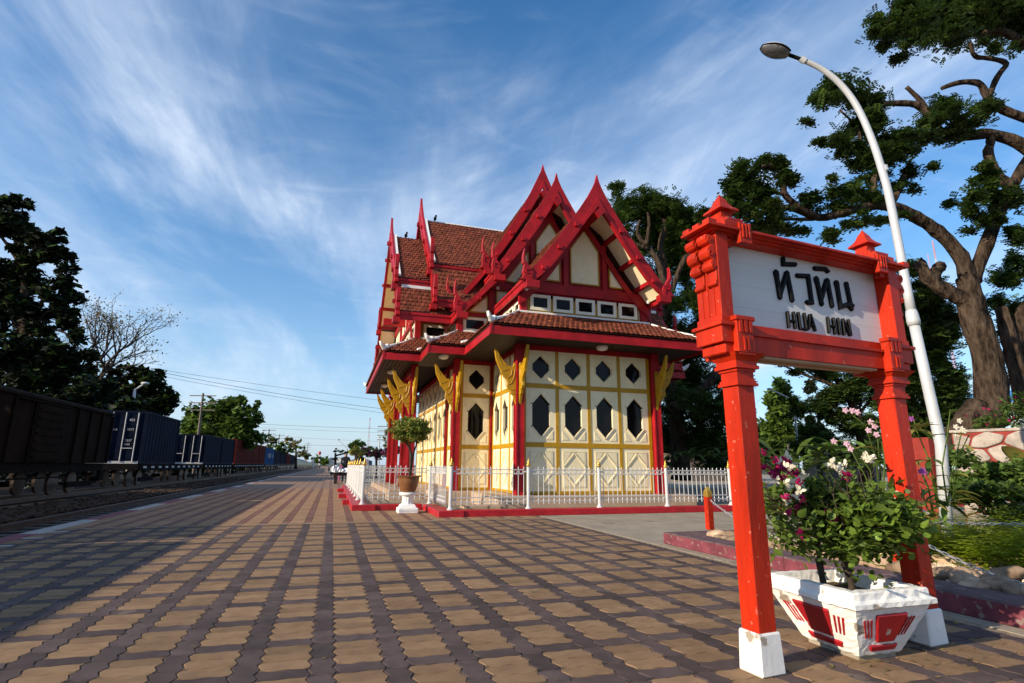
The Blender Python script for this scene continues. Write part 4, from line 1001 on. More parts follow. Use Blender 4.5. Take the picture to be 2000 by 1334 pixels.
ssp('cornice', b, bevel=.002)
for k in range(3):
    for q in ((1.82,1.88), (3.426,3.486)): ssp('crenel', MB().box(*q, FY0-.035+k*.08, FY0+.015+k*.08, 2.237, 2.265), bevel=.003)
PY_ = 2.395                                                              # face of the name board
nbz = np.linspace(1.70, 2.235, 5); 
for z0, z1 in zip(nbz[:-1], nbz[1:]):
    ssp('name_board_plank', MB().box(1.92, 3.40, PY_, PY_+.03, z0+.0002, z1-.0002), 'panelw', bevel=.0005)
# raised lettering
SANG = rad(4.8); _ex = np.array([math.cos(SANG), math.sin(SANG)]); _ey = np.array([-math.sin(SANG), math.cos(SANG)])   # the sign stands turned by a few degrees
def L(cx, cy):
    d = ray(1500+cx/6.67, 480+cy/6.67); o_ = np.array([1.978, 2.31])+_ey*(PY_-.012-2.31); t = _ey@(o_-CC[:2])/(_ey@d[:2]); w = CC+d*t
    return Vector((1.978+float((w[:2]-o_)@_ex), PY_, w[2]))
def stroke(mb, pts, w, dep=.019, capr=True):
    P = [Vector(L(*p)) for p in pts]; P = [Vector((p.x, 0, p.z)) for p in P]; n = len(P); h = w/2
    def offs(hh):
        l, r = [], []
        for i in range(n):
            a = (P[i]-P[i-1]).normalized() if i else None; c = (P[i+1]-P[i]).normalized() if i < n-1 else None
            if a is None: t = c; m_ = 1
            elif c is None: t = a; m_ = 1
            else: t = (a+c).normalized(); m_ = 1/max(.6, t.dot(c))
            s_ = Vector((-t.z, 0, t.x)); l.append(P[i]+s_*hh*m_); r.append(P[i]-s_*hh*m_)
        s0 = (P[0]-P[1]).normalized(); s1 = (P[-1]-P[-2]).normalized()
        return l+[P[-1]+s1*hh*.75]+r[::-1]+[P[0]+s0*hh*.75]
    A, B = offs(h), offs(h*.55); m = len(A)
    V = [(p.x, PY_+.002, p.z) for p in A]+[(p.x, PY_-dep*.6, p.z) for p in A]+[(p.x, PY_-dep, p.z) for p in B]
    mb.add(V, [(k*m+i, k*m+(i+1) % m, (k+1)*m+(i+1) % m, (k+1)*m+i) for k in (0, 1) for i in range(m)]+[(2*m+i, 2*m+i+1, 3*m-2-i-1, 3*m-2-i) for i in range(0, n-1)]+[(2*m+n-1, 2*m+n, 2*m+n+1), (2*m+m-1, 2*m, 3*m-2)])
def letter(strokes, w):
    b = MB()
    for s in strokes: stroke(b, s, w)
    ssp('letter', b, 'black')
wT, wE = .0300, .0138
letter([[(112,335), (128,440), (168,680)], [(165,640), (245,370)], [(255,352), (325,715)]], wT); letter([[(110,332), (124,398)]], wT*1.22); letter([[(252,345), (256,385)]], wT*1.22)
letter([[(203,155), (208,235), (365,240)]], wT*.92)
letter([[(385,385), (530,392), (578,735), (512,735)]], wT*.95)
letter([[(612,292), (750,298), (790,335)]], wT*.95)
letter([[(640,420), (655,500), (710,765)], [(700,700), (770,455)], [(780,450), (845,790)]], wT); letter([[(636,418), (650,482)]], wT*1.22); letter([[(776,442), (782,482)]], wT*1.22)
letter([[(900,475), (955,795), (1070,755)], [(1025,485), (1098,830)], [(1060,790), (1110,775)]], wT); letter([[(898,470), (910,530)]], wT*1.22)
letter([[(258,858), (278,1060)], [(336,865), (362,1072)], [(270,970), (345,985)]], wE)
letter([[(396,870), (425,1075), (505,1090), (474,880)]], wE)
letter([[(550,895), (530,1090)], [(556,895), (620,1105)], [(535,1030), (600,1045)]], wE)
letter([[(782,930), (803,1130)], [(852,942), (882,1145)], [(795,1040), (868,1052)]], wE)
letter([[(912,945), (940,1150)]], wE)
letter([[(975,955), (998,1158), ], [(980,958), (1072,1165)], [(1050,965), (1082,1168)]], wE)

sg.rotation_euler.z = SANG
# ================================================================== PLANTER WITH BOUGAINVILLEA
plx0, plx1, ply0, ply1 = 2.49, 3.00, 2.225, 2.80
pn = thing('planter', 'chipped white concrete planter with red painted panels, tapering to its foot', 'planter', (2.74, 2.5, 0))
def rq(e, z): return [(plx0-e, ply0-e, z), (plx1+e, ply0-e, z), (plx1+e, ply1+e, z), (plx0-e, ply1+e, z)]
rings = [rq(-.12,.022), rq(-.11,.03), rq(-.002,.268), rq(.022,.278), rq(.022,.300), rq(.0,.312), rq(-.002,.342), rq(-.008,.35), rq(-.055,.35), rq(-.065,.30), rq(-.075,.285)]
b = MB(); V = sum(rings, []); m = len(rings)
b.add(V, [(i*4+k, i*4+(k+1) % 4, (i+1)*4+(k+1) % 4, (i+1)*4+k) for i in range(m-1) for k in range(4)]+[(3,2,1,0), tuple((m-1)*4+k for k in range(4))])
me = b.mesh('body', K['plastew']); bm = bmesh.new(); bm.from_mesh(me)
bmesh.ops.subdivide_edges(bm, edges=[e for e in bm.edges if e.calc_length() > .1], cuts=14, use_grid_fill=True)
for v in bm.verts:
    w_ = np.sin(v.co.x*71+v.co.z*55)*np.sin(v.co.y*63+v.co.z*80); v.co += Vector((random.gauss(0,.0012), random.gauss(0,.0012), random.gauss(0,.001)))+v.normal*float(w_)*.0016
bm.to_mesh(me); bm.free(); o = bpy.data.objects.new('body', me); link(o, pn, (0,0,0)); me.transform(Matrix.Identity(4))
part('foot', MB().box(plx0+.13, plx1-.13, ply0+.13, ply1-.13, -.005, .024), K['concrete'], pn)
part('earth', MB().box(plx0+.06, plx1-.06, ply0+.06, ply1-.06, .24, .288), K['soil'], pn)
def face_pt(side, f, z):
    t = (z-.03)/(.268-.03); e = -.11+(.108)*t
    x0, x1, y0, y1 = plx0-e, plx1+e, ply0-e, ply1+e
    return Vector((x0+(x1-x0)*f, y0, z)) if side == 'front' else Vector((x0, y1+(y0-y1)*f, z))
def face_patch(side, P, th, name):
    n_ = Vector((0,-1,-.43)) if side == 'front' else Vector((-1,0,-.43)); n_.normalize()
    q = [face_pt(side, f, z) for f, z in P]
    part(name, MB().prism([p-n_*.006 for p in q], n_*(th+.006)), K['redthick'], pn, bevel=th*.45)
for side in ('front', 'left'):
    face_patch(side, [(.27,.24), (.71,.24), (.66,.095), (.33,.095)], .012, 'red_panel')
    face_patch(side, [(.22,.078), (.78,.078), (.76,.048), (.24,.048)], .009, 'red_bar')
    for f0 in (.10, .15, .20): face_patch(side, [(f0,.215), (f0+.028,.215), (f0+.055,.12), (f0+.030,.12)], .004, 'red_stripe')
    for f0 in (.74, .79, .84): face_patch(side, [(f0,.215), (f0+.028,.215), (f0-.002,.12), (f0-.027,.12)], .004, 'red_stripe')
bg = thing('bougainvillea', 'bougainvillea bush with magenta and cream bracts growing in the white planter', 'shrub', (2.74, 2.5, .29))
b = MB(); bx_, by_ = 2.70, 2.52
s1 = [(2.66,2.55,.26), at_y(1602,1110,2.55), at_y(1598,1065,2.55), at_y(1590,1020,2.58)]; s2 = [(2.78,2.48,.26), at_y(1655,1110,2.48), at_y(1645,1075,2.48), at_y(1632,1030,2.5)]
branch(b, s1, .020, .012, 8, .25); branch(b, s2, .022, .012, 8, .25)
tips = []
for q, nbr in ((s1, 6), (s2, 7)):
    for k in range(nbr):
        a = 2*PI*k/nbr+random.uniform(-.4,.4); pt = Vector(q[-1]).lerp(Vector(q[-2]), random.uniform(0,.9))
        grow(b, pt, (math.cos(a), math.sin(a), .45), .20, .008, 2, tips, .55, .25, .001)
part('stem', b, K['twig'], bg, smooth=True)
C0 = Vector((2.82, 2.58, .66))
heart = [(0,-.5), (.30,-.42), (.46,-.12), (.34,.18), (0,.62), (-.34,.18), (-.46,-.12), (-.30,-.42)]
def leaf_me(name, m, s, fold=.12):
    b_ = MB().add([(x*s, y*s, abs(x)*s*fold*2-max(0,y)*s*.18) for x, y in heart]+[(0,-.1*s,-.01*s)], [(8,i,(i+1) % 8) for i in range(8)])
    me_ = b_.mesh(name, m, recalc=False); me_.polygons.foreach_set('use_smooth', [True]*8); return me_
LM = [leaf_me('leaf', K['leaf_lit'], .040), leaf_me('leaf', K['leaf_bush'], .036), leaf_me('leaf', K['leaf_lit'], .046)]
lump = []
while len(lump) < 30:
    d = Vector((random.gauss(0,1), random.gauss(0,1), random.gauss(0,1))).normalized(); r = random.uniform(.35,1)**.5; q = C0+Vector((d.x*.42*r, d.y*.40*r, d.z*.19*r))
    if q.z > .50: lump.append((q, random.uniform(.05,.10)))
def bush_pt():
    while random.random() < .8:
        q, s_ = random.choice(lump); d = Vector((random.gauss(0,1), random.gauss(0,1), random.gauss(0,.8))); return q+d*s_, d
    while True:
        d = Vector((random.gauss(0,1), random.gauss(0,1), random.gauss(0,1))).normalized(); r = random.uniform(.45,1)**.5
        p = C0+Vector((d.x*.46*r, d.y*.43*r, d.z*.22*r))
        if p.z > .40 and (p.z > .50 or random.random() < .6): return p, d
cands = [bush_pt() for _ in range(4200)]; cands.sort(key=lambda q: q[0].dot(Vector((.30,.95,.0)))+random.uniform(-.1,.1))
lst = MB()
for i, (p, d) in enumerate(cands):
    e = (random.uniform(-.2,1.3), random.uniform(-.5,.5), random.uniform(0,6.3))
    if i < 285: inst('leaf', random.choice(LM), bg, p, e, [random.uniform(.7,1.25)]*3)
    else:
        sm = Matrix.LocRotScale(p, __import__('mathutils').Euler(e), Vector([random.uniform(.7,1.3)]*3)); s_ = .040
        lst.add([sm @ Vector((x*s_, y*s_, abs(x)*s_*.24)) for x, y in heart], [tuple(range(8))])
part('leaves', lst, K['leaf_bush'], bg, kind='stuff', recalc=False)
def bract_me(name, m, s, k):
    b_ = MB()
    for j in range(k*3):
        a = 2*PI*j/3+(j//3)*1.3; c_ = Vector((random.gauss(0,.5), random.gauss(0,.5), random.gauss(0,.4)))*s*(0 if j < 3 else .8)
        u = Vector((math.cos(a), math.sin(a), .55)); w = Vector((-math.sin(a), math.cos(a), 0))
        b_.add([c_, c_+u*s*.45+w*s*.42, c_+u*s*.9+w*s*.25+Vector((0,0,.08*s)), c_+u*s*1.1, c_+u*s*.9-w*s*.25+Vector((0,0,.08*s)), c_+u*s*.45-w*s*.42], [(0,1,2,3,4,5)])
    return b_.mesh(name, m, recalc=False)
BM_ = {k: bract_me('bract', K[k], .026, 3) for k in ('petal_m', 'petal_w')}
for (cx, cy, rx, n_, k) in ((1530,925,34,15,'petal_m'), (1560,985,30,9,'petal_m'), (1655,928,8,2,'petal_m'), (1570,1040,16,4,'petal_m'), (1535,960,26,9,'petal_w'), (1563,945,18,6,'petal_w'), (1640,915,18,6,'petal_w'), (1700,895,12,4,'petal_w'),
                            (1770,1000,26,9,'petal_w'), (1755,1050,16,5,'petal_w'), (1800,1000,10,2,'petal_w'), (1720,1040,14,4,'petal_w'), (1540,905,16,4,'petal_w'), (1615,1020,20,3,'petal_m'), (1690,1060,10,2,'petal_m')):
    for _ in range(n_):
        p = at_y(cx+random.gauss(0,rx*.6), cy+random.gauss(0,rx*.6), 2.42+random.uniform(-.12,.14)); inst('bract', BM_[k], bg, p, (random.uniform(-1.4,1.4), random.uniform(-1.4,1.4), random.uniform(0,6)), [random.uniform(.6,1.1)]*3)

# ================================================================== GARDEN BED
gk = thing('garden_kerb', 'worn maroon concrete kerb edging the stony garden bed', 'kerb', (4.2, 5, 0))
gb = struct('garden_bed', MB().prism([(4.4,-3,.0), (14,-3,.0), (14,6.45,.0), (4.4,6.25,.0)], (0,0,.10)), K['soil'])
for k in range(9):
    y1 = 6.40-k*1.0; y0 = max(y1-.994, -2.6)
    b = MB().box(4.11, 4.45, y0, y1, -.01, .135, 0); part('kerb_stone', b, [K['maroon'], K['purple']], gk, bevel=.014)
for o in gk.children:
    for p in o.data.polygons:
        if p.normal.z > .6: p.material_index = 1
b = MB().box(4.45, 9.5, 6.12, 6.42, -.01, .134); o = part('kerb_stone', b, [K['maroon'], K['purple']], gk, bevel=.014)
for p in o.data.polygons:
    if p.normal.z > .6: p.material_index = 1
sm_ = []
for k in range(6):
    b = MB().ball((0,0,0), .5, .42, .30, 10, 7, 0, .13); sm_.append(b.mesh('stone', K['stoneA'] if k < 4 else K['stoneB'], smooth=True))
def stone(x, y, s, z=None, k=None, sc=(1,1,1)):
    inst('stone', random.choice(sm_[:4]) if k is None else sm_[k], gb, (x, y, (.10+s*.16) if z is None else z), (random.uniform(-.3,.3), random.uniform(-.3,.3), random.uniform(0,6.3)), (s*sc[0], s*sc[1], s*sc[2]))
for p, s in (((1394,1046),.20), ((1405,1049),.14), ((1418,1052),.15), ((1430,1055),.17), ((1400,1040),.12), ((1412,1041),.12), ((1425,1042),.14)):
    q = at_z(*p, .13); stone(q.x, q.y, s)
for y in np.arange(5.9, .6, -.13): stone(4.60+random.uniform(-.05,.06), y, random.uniform(.14,.26), sc=(1,1.1,.9))
for p, s in (((1860,1098),.26), ((1920,1096),.28), ((1950,1140),.26), ((1990,1090),.34), ((1900,1140),.16), ((1985,1150),.22), ((1930,1120),.13), ((1840,1110),.15), ((1890,1118),.20), ((1870,1125),.22), ((1960,1120),.25)):
    q = at_z(*p, .15); stone(q.x, q.y, s, sc=(1.3,.9,.75))
for _ in range(270):
    x = random.uniform(4.62, 5.7); y = random.uniform(1.6, 6.0); stone(x, y, random.uniform(.05,.12), k=random.choice((4,5,5,0)))
peb = MB()
for _ in range(1800):
    x = random.uniform(4.5, 6.6); y = random.uniform(.4, 6.2); s = random.uniform(.012,.035); peb.ball((x, y, .10+s*.4), s*1.2, s, s*.8, 5, 3, 0, .2)
part('gravel', peb, K['stoneB'], gb, kind='stuff')
bo = thing('bollard', 'short red square bollard with a golden cap at the corner of the garden kerb', 'bollard', (4.93, 6.28, .13))
cb = at_z(1387, 1033, .13)
def bollard(o, x, y, h, s):
    part('post', MB().box(x-s, x+s, y-s, y+s, .12, h), K['orange'], o, bevel=.004)
    b = MB().taper((x-s-.004,x+s+.004,y-s-.004,y+s+.004), (x-s-.004,x+s+.004,y-s-.004,y+s+.004), h, h+.07); b.taper((x-s-.004,x+s+.004,y-s-.004,y+s+.004), (x-.012,x+.012,y-.012,y+.012), h+.07, h+.14); part('cap', b, K['gold'], o, bevel=.008)
ORG[bo.name] = Vector((cb.x, cb.y, .13)); bo.location = ORG[bo.name]; bollard(bo, cb.x, cb.y, .55, .042)
b2 = at_y(1788, 1060, 3.9); b2 = Vector((4.72, 3.72, .13)); bq = thing('bollard', 'red square bollard with a golden cap half hidden behind the right sign post', 'bollard', b2); bollard(bq, b2.x, b2.y, .50, .042)
def chain(label, a, c, sag, n):
    a, c = Vector(a), Vector(c); b_ = MB(); pts = []
    for i in range(n+1):
        t = i/n; p = a.lerp(c, t); p.z = max(p.z-sag*4*t*(1-t), .125); pts.append(p)
    for i in range(n):
        m_ = (pts[i]+pts[i+1])/2; d = (pts[i+1]-pts[i]); l_ = d.length*.62; d.normalize(); s_ = d.cross(Vector((0,0,1))).normalized(); u_ = s_.cross(d)
        w_ = s_ if i % 2 else u_
        b_.tube([m_-d*l_, m_-d*l_*.6+w_*.010, m_+d*l_*.6+w_*.010, m_+d*l_, m_+d*l_*.6-w_*.010, m_-d*l_*.6-w_*.010, m_-d*l_], .0042, 4, cap=False)
    tag(part('chain', b_, K['chain']), label, 'chain', 'bollard chains')
chain('steel chain drooping along the maroon kerb from the corner bollard', (cb.x, cb.y-.03, .52), (b2.x, b2.y, .48), .30, 60)
chain('steel chain running back to the right from the corner bollard', (cb.x+.04, cb.y, .54), (9.2, 6.3, .50), .14, 90)
chain('steel chain dropping over the stones at the right edge', (b2.x, b2.y, .47), (4.75, 1.4, .40), .30, 50)
chain('steel chain stretched across in front of the bright ferns', (b2.x, b2.y, .50), (7.6, 3.0, .52), .03, 60)
# plants of the bed
def fern_fronds(N, xr, yr, name='ferns'):
    out = []
    for _ in range(N):
        x, y = random.uniform(*xr), random.uniform(*yr); a = random.uniform(0, 6.3); Lf = random.uniform(.22,.46); h = random.uniform(.9,1.7); z0 = .10+random.uniform(0,.12)
        d = np.array([math.cos(a), math.sin(a), 0]); s_ = np.array([-d[1], d[0], 0]); n = 9
        for i in range(n):
            t = (i+.5)/n; p = np.array([x, y, z0])+d*Lf*t*.8+np.array([0,0,1])*(Lf*h*t-Lf*.75*t*t); w = Lf*.30*(1-t*.75); l_ = Lf*.055
            for sg_ in (-1, 1):
                e = p+s_*sg_*w+d*l_*1.6+np.array([0,0,-.02*w*10*.3]); out.append([p-d*l_, p+(e-p)*.5-d*l_*.8, e, p+(e-p)*.5+d*l_*.9])
    return np.array(out)
ff = np.concatenate([fern_fronds(420, (5.5,8.2), (2.4,4.6)), fern_fronds(160, (5.9,8.5), (4.6,5.8))]); ff = np.concatenate([ff, fern_fronds(700, (5.2,7.6), (3.1,4.6)), fern_fronds(300, (6.0,9), (3.0,4.0)), fern_fronds(260, (5.25,6.2), (3.9,4.7))]); quads('ferns', ff, K['fern'], None, kind='stuff')
sh = thing('dark_shrub', 'dense dark green shrub spreading behind the ferns below the stone wall', 'shrub', (7.6, 4.3, .1))
cl = [(at_d(1890,925,6.9), (.4,.5,.26)), (at_d(1905,945,6.6), (.55,.5,.30)), (at_d(1970,935,6.7), (.6,.5,.34)), (at_d(2040,930,6.6), (.6,.5,.38)), (at_d(1940,965,6.3), (.6,.5,.25)), (at_d(2060,960,6.3), (.6,.4,.3))]
quads('leaves', leaf_quads(crown_pts(cl, 15000), .035, .5, .55), [K['leaf_mid'], K['leaf_dark']], sh, mids=None)
part('stem', MB().tube([at_z(1960,1000,.1), at_d(1960,950,6.6)], .03, 6), K['twig'], sh)
# stone wall
wa, wb = at_d(1868, 905, 8.0), at_d(2120, 905, 6.9)
wd = Vector((wb.x-wa.x, wb.y-wa.y, 0)).normalized(); wnrm = Vector((-wd.y, wd.x, 0)); wnrm = -wnrm if wnrm.y > 0 else wnrm
swl = thing('stone_wall', 'low wall of grey stones set in red painted mortar below the big tree', 'wall', (wa.x, wa.y, 0)); ZW = 1.47
b = MB().prism([Vector((wa.x,wa.y,.1))-wnrm*.0, Vector((wa.x,wa.y,.1))+wd*2.6, Vector((wa.x,wa.y,ZW))+wd*2.6, Vector((wa.x,wa.y,ZW))], -wnrm*.30); part('mortar', b, K['mortar'], swl)
part('coping', MB().obox(Vector((wa.x,wa.y,ZW+.015))+wd*1.3-wnrm*.15, wd*1.32, wnrm*.17, (0,0,.02)), K['wallstone'], swl, bevel=.008)
HW_, HH_ = .40, .30
def hexv(x, z): random.seed(hash((round(x*50), round(z*50)))); return (x+random.uniform(-.05,.05), z+random.uniform(-.035,.035))
for row in range(6):
    for c in range(8):
        cx, cz = c*HW_+(row % 2)*HW_/2, ZW-.12-row*HH_*.75
        vv = [hexv(cx+a*HW_/2, cz+q*HH_/2) for a, q in ((0,1), (1,.5), (1,-.5), (0,-1), (-1,-.5), (-1,.5))]
        mx_, mz_ = sum(v[0] for v in vv)/6, sum(v[1] for v in vv)/6
        P = []
        for k in range(6):
            a, d2 = vv[k], vv[(k+1) % 6]
            for t in (.12, .88): P.append((a[0]+(d2[0]-a[0])*t, a[1]+(d2[1]-a[1])*t))
        P = [(min(2.58, max(.02, mx_+(x-mx_)*.93)), min(ZW-.01, mz_+(z-mz_)*.92)) for x, z in P]
        if max(p[0] for p in P)-min(p[0] for p in P) < .1: continue
        part('stone', MB().prism([Vector((wa.x,wa.y,z))+wd*x-wnrm*.01 for x, z in P], wnrm*random.uniform(.03,.05)), K['wallstone'], swl, bevel=.014)
random.seed(5)
rp = at_d(1812, 885, 8.1); part('end_pier', MB().box(rp.x-.12, rp.x+.12, rp.y-.12, rp.y+.12, .1, 1.40), K['mortar'], swl)
def big_leaf(b, base, tip, w, sag=.1):
    base, tip = Vector(base), Vector(tip); d = tip-base; s_ = d.cross(Vector((0,0,1))).normalized(); n = 6; vs_ = []
    for i in range(n+1):
        t = i/n; c = base.lerp(tip, t)-Vector((0,0,sag*t*t)); ww = w*math.sin(PI*min(.98, t*.9+.06))**.8; vs_ += [c-s_*ww+Vector((0,0,ww*.35)), c, c+s_*ww+Vector((0,0,ww*.35))]
    b.add(vs_, [(3*i+j, 3*i+j+1, 3*i+4+j, 3*i+3+j) for i in range(n) for j in (0, 1)])
bl = thing('variegated_plant', 'plant with a broad yellow veined leaf at the right edge by the wall', 'plant', at_d(1990, 930, 6.6))
for p0, p1, w_ in (((2010,925),(1958,855),.11), ((2015,925),(2030,860),.12), ((2010,930),(1965,905),.08)):
    b = MB(); big_leaf(b, at_d(*p0,6.6), at_d(*p1,6.5), w_); part('leaf', b, K['leaf_yel'], bl, recalc=False, smooth=True)
def orchid(label, base, d, stems, flowers, pm, leaves=8, cat='orchid'):
    o = thing('orchid_plant', label, cat, at_d(*base, d)); B0 = at_d(*base, d); b = MB()
    for s in stems: b.tube([at_d(x, y, d+random.uniform(-.06,.06)) for x, y in s], [.008*(1-.6*i/len(s)) for i in range(len(s))], 5)
    part('stem', b, K['leaf_bush'], o, smooth=True)
    for k in range(leaves):
        s = random.choice(stems); i = random.randrange(len(s)-1); p = at_d(*s[i], d); a = random.uniform(0,6.3); lb = MB()
        big_leaf(lb, p, p+Vector((math.cos(a)*.2, math.sin(a)*.2, random.uniform(-.05,.14))), .026, .08); part('leaf', lb, random.choice((K['leaf_mid'], K['leaf_yel'], K['leaf_lit'])), o, recalc=False, smooth=True)
    for (x, y) in flowers:
        fb = MB(); c_ = at_d(x+random.uniform(-2,2), y+random.uniform(-2,2), d-.05); q0 = random.uniform(0,6)
        nx = Vector((-.45,-.85,.1)).normalized(); ux = nx.cross(Vector((0,0,1))).normalized(); uz = ux.cross(nx)
        for j in range(5):
            a = q0+2*PI*j/5; e = ux*math.cos(a)+uz*math.sin(a); f_ = ux*-math.sin(a)+uz*math.cos(a)
            fb.add([c_+nx*.005, c_+e*.016+f_*.011, c_+e*.030+nx*.006, c_+e*.016-f_*.011], [(0,1,2,3)])
        part('flower', fb, K[pm], o, recalc=False)
orchid('orchid with white flowers just right of the lamp post', (1850,960), 5.2, [[(1850,990),(1858,930),(1872,870),(1880,835)], [(1850,985),(1840,910),(1850,850),(1856,800)], [(1835,990),(1815,900),(1790,840),(1782,812)], [(1860,990),(1868,900),(1892,850)], [(1830,985),(1822,940),(1800,915)], [(1845,990),(1862,960),(1850,930)]], [(1866,832),(1880,836),(1872,822),(1868,848),(1884,843)], 'petal_w', 44)
orchid('orchid with violet flowers between the right sign post and the lamp post', (1820,1000), 5.0, [[(1822,1010),(1815,960),(1800,925)], [(1825,1010),(1812,950),(1792,900)], [(1818,1010),(1806,980),(1798,950)]], [(1778,819),(1802,918),(1804,924),(1799,921)], 'petal_v', 14)
orchid('tall orchid with pale pink flowers left of the right sign post', (1715,960), 4.6, [[(1720,1000),(1712,900),(1690,830),(1650,800)], [(1725,1000),(1716,880),(1712,820)], [(1712,1000),(1700,920),(1660,860),(1628,862)], [(1722,1000),(1728,900),(1720,850)], [(1716,1000),(1690,930),(1655,866)]], [(1650,800),(1664,803),(1674,803),(1655,866),(1628,862),(1700,824),(1708,834),(1696,842),(1712,848),(1660,876)], 'petal_p', 12)
qb = thing('orange_red_shrub', 'low shrub with small red flowers above the right end of the wall', 'shrub', at_d(1955, 830, 8.3))
quads('leaves', leaf_quads(crown_pts([(at_d(1965,810,8.4), (.45,.4,.28)), (at_d(2010,790,8.3), (.45,.4,.35)), (at_d(1930,825,8.5), (.3,.3,.16))], 1500), .075, .6, .22), K['leaf_mid'], qb)
quads('flowers', leaf_quads(clump_pts(at_d(1965,805,8.3), (.5,.4,.26), 45, .6), .022, .2, .7), K['petal_m'], qb)
# ================================================================== STREET LAMP
lp = thing('street_lamp', 'tall white curved street lamp leaning over the sign from the right', 'lamp', (5.95, 4.08, .1))
D_ = 5.7
b = MB(); b.tube([at_d(1853,1085,D_), at_d(1838,870,D_), at_d(1811,750,D_), at_d(1784,627,D_)], [.056,.054,.052,.050], 16); part('lower_pole', b, K['pole'], lp, smooth=True)
part('collar', MB().tube([at_d(1786,636,D_), at_d(1784,627,D_), at_d(1781,614,D_), at_d(1779,606,D_)], [.060,.064,.060,.050], 16), K['pole'], lp, smooth=True)
b = MB(); branch(b, [at_d(1781,615,D_), at_d(1740,400,D_), at_d(1722,330,D_), at_d(1700,265,D_), at_d(1672,205,D_), at_d(1640,163,D_), at_d(1605,135,D_), at_d(1570,118,D_)], .047, .030, 16); part('curved_arm', b, K['pole'], lp, smooth=True)
part('collar', MB().tube([at_d(1728,335,D_), at_d(1725,325,D_)], .044, 14), K['pole'], lp); part('end_collar', MB().tube([at_d(1573,120,D_), at_d(1564,114,D_)], .040, 12), K['pole'], lp)
part('bracket_tube', MB().tube([at_d(1570,118,D_), at_d(1538,106,D_)], .022, 10), K['steel'], lp)
h0, h1 = at_d(1540,106,D_), at_d(1487,92,D_); dh = (h1-h0); Lh = dh.length; dh.normalize(); sv = dh.cross(Vector((0,0,1))).normalized(); uv = sv.cross(dh)
def shell(zs, sgn, inner=1.):
    b = MB(); n = 14; m = 8; vs_ = []
    for i in range(m+1):
        t = i/m; w = .115*math.sin(PI*min(.985, .10+t*.86))**.6*inner; hgt = zs*math.sin(PI*min(.98, .08+t*.88))**.5
        for k in range(n+1):
            a = PI*k/n; vs_.append(h0+dh*Lh*t+sv*w*math.cos(a)+uv*sgn*hgt*math.sin(a))
    return b.add(vs_, [(i*(n+1)+k, i*(n+1)+k+1, (i+1)*(n+1)+k+1, (i+1)*(n+1)+k) for i in range(m) for k in range(n)])
part('lamp_head', shell(.075, 1), K['pole'], lp, smooth=True, recalc=False); part('lens', shell(.055, -1, .93), K['lens'], lp, smooth=True, recalc=False)
part('rim', MB().tube([h0+dh*Lh*t+sv*.115*math.sin(PI*min(.985,.10+t*.86))**.6*s for s, ts in ((1, np.linspace(0,1,9)), (-1, np.linspace(1,0,9))) for t in ts], .009, 5), K['steel'], lp)
part('reflector', MB().obox(h0+dh*Lh*.45-uv*.028, dh*Lh*.22, sv*.055, uv*.012), K['silver'], lp)

# ================================================================== GOODS TRAIN
TX = -9.0; TW2 = 1.22; TC = TX-TW2
def bogie(o, y, z0=-.22):
    f = MB().box(TX-.20, TX-.10, y-1.1, y+1.1, z0+.28, z0+.48).box(2*TC-TX+.10, 2*TC-TX+.20, y-1.1, y+1.1, z0+.28, z0+.48); part('bogie_frame', f, K['steel'], o)
    for yy in (y-.75, y+.75):
        w = MB()
        for xx in (TC-.5, TC+.5): w.add([(xx+p[2], yy+p[0], z0+.42+p[1]) for p in MB().lathe((0,0), [(.38,-.05), (.42,-.05), (.42,.05), (.1,.06)], 18).v], MB().lathe((0,0), [(.38,-.05), (.42,-.05), (.42,.05), (.1,.06)], 18).f)
        part('wheel', w, K['rail'], o)
def text_part(cu, parent, loc, rot):
    cu.materials.append(K['greypaint']); t0 = bpy.data.objects.new('tmp', cu); COL.objects.link(t0)
    me = bpy.data.meshes.new_from_object(t0.evaluated_get(bpy.context.evaluated_depsgraph_get())); bpy.data.objects.remove(t0); me.name = 'marking'
    inst('marking', me, parent, loc, rot)
def wagon(name, label, cat, y0, y1):
    return thing(name, label, cat, (TC, (y0+y1)/2, -.2), 'wagons of the goods train')
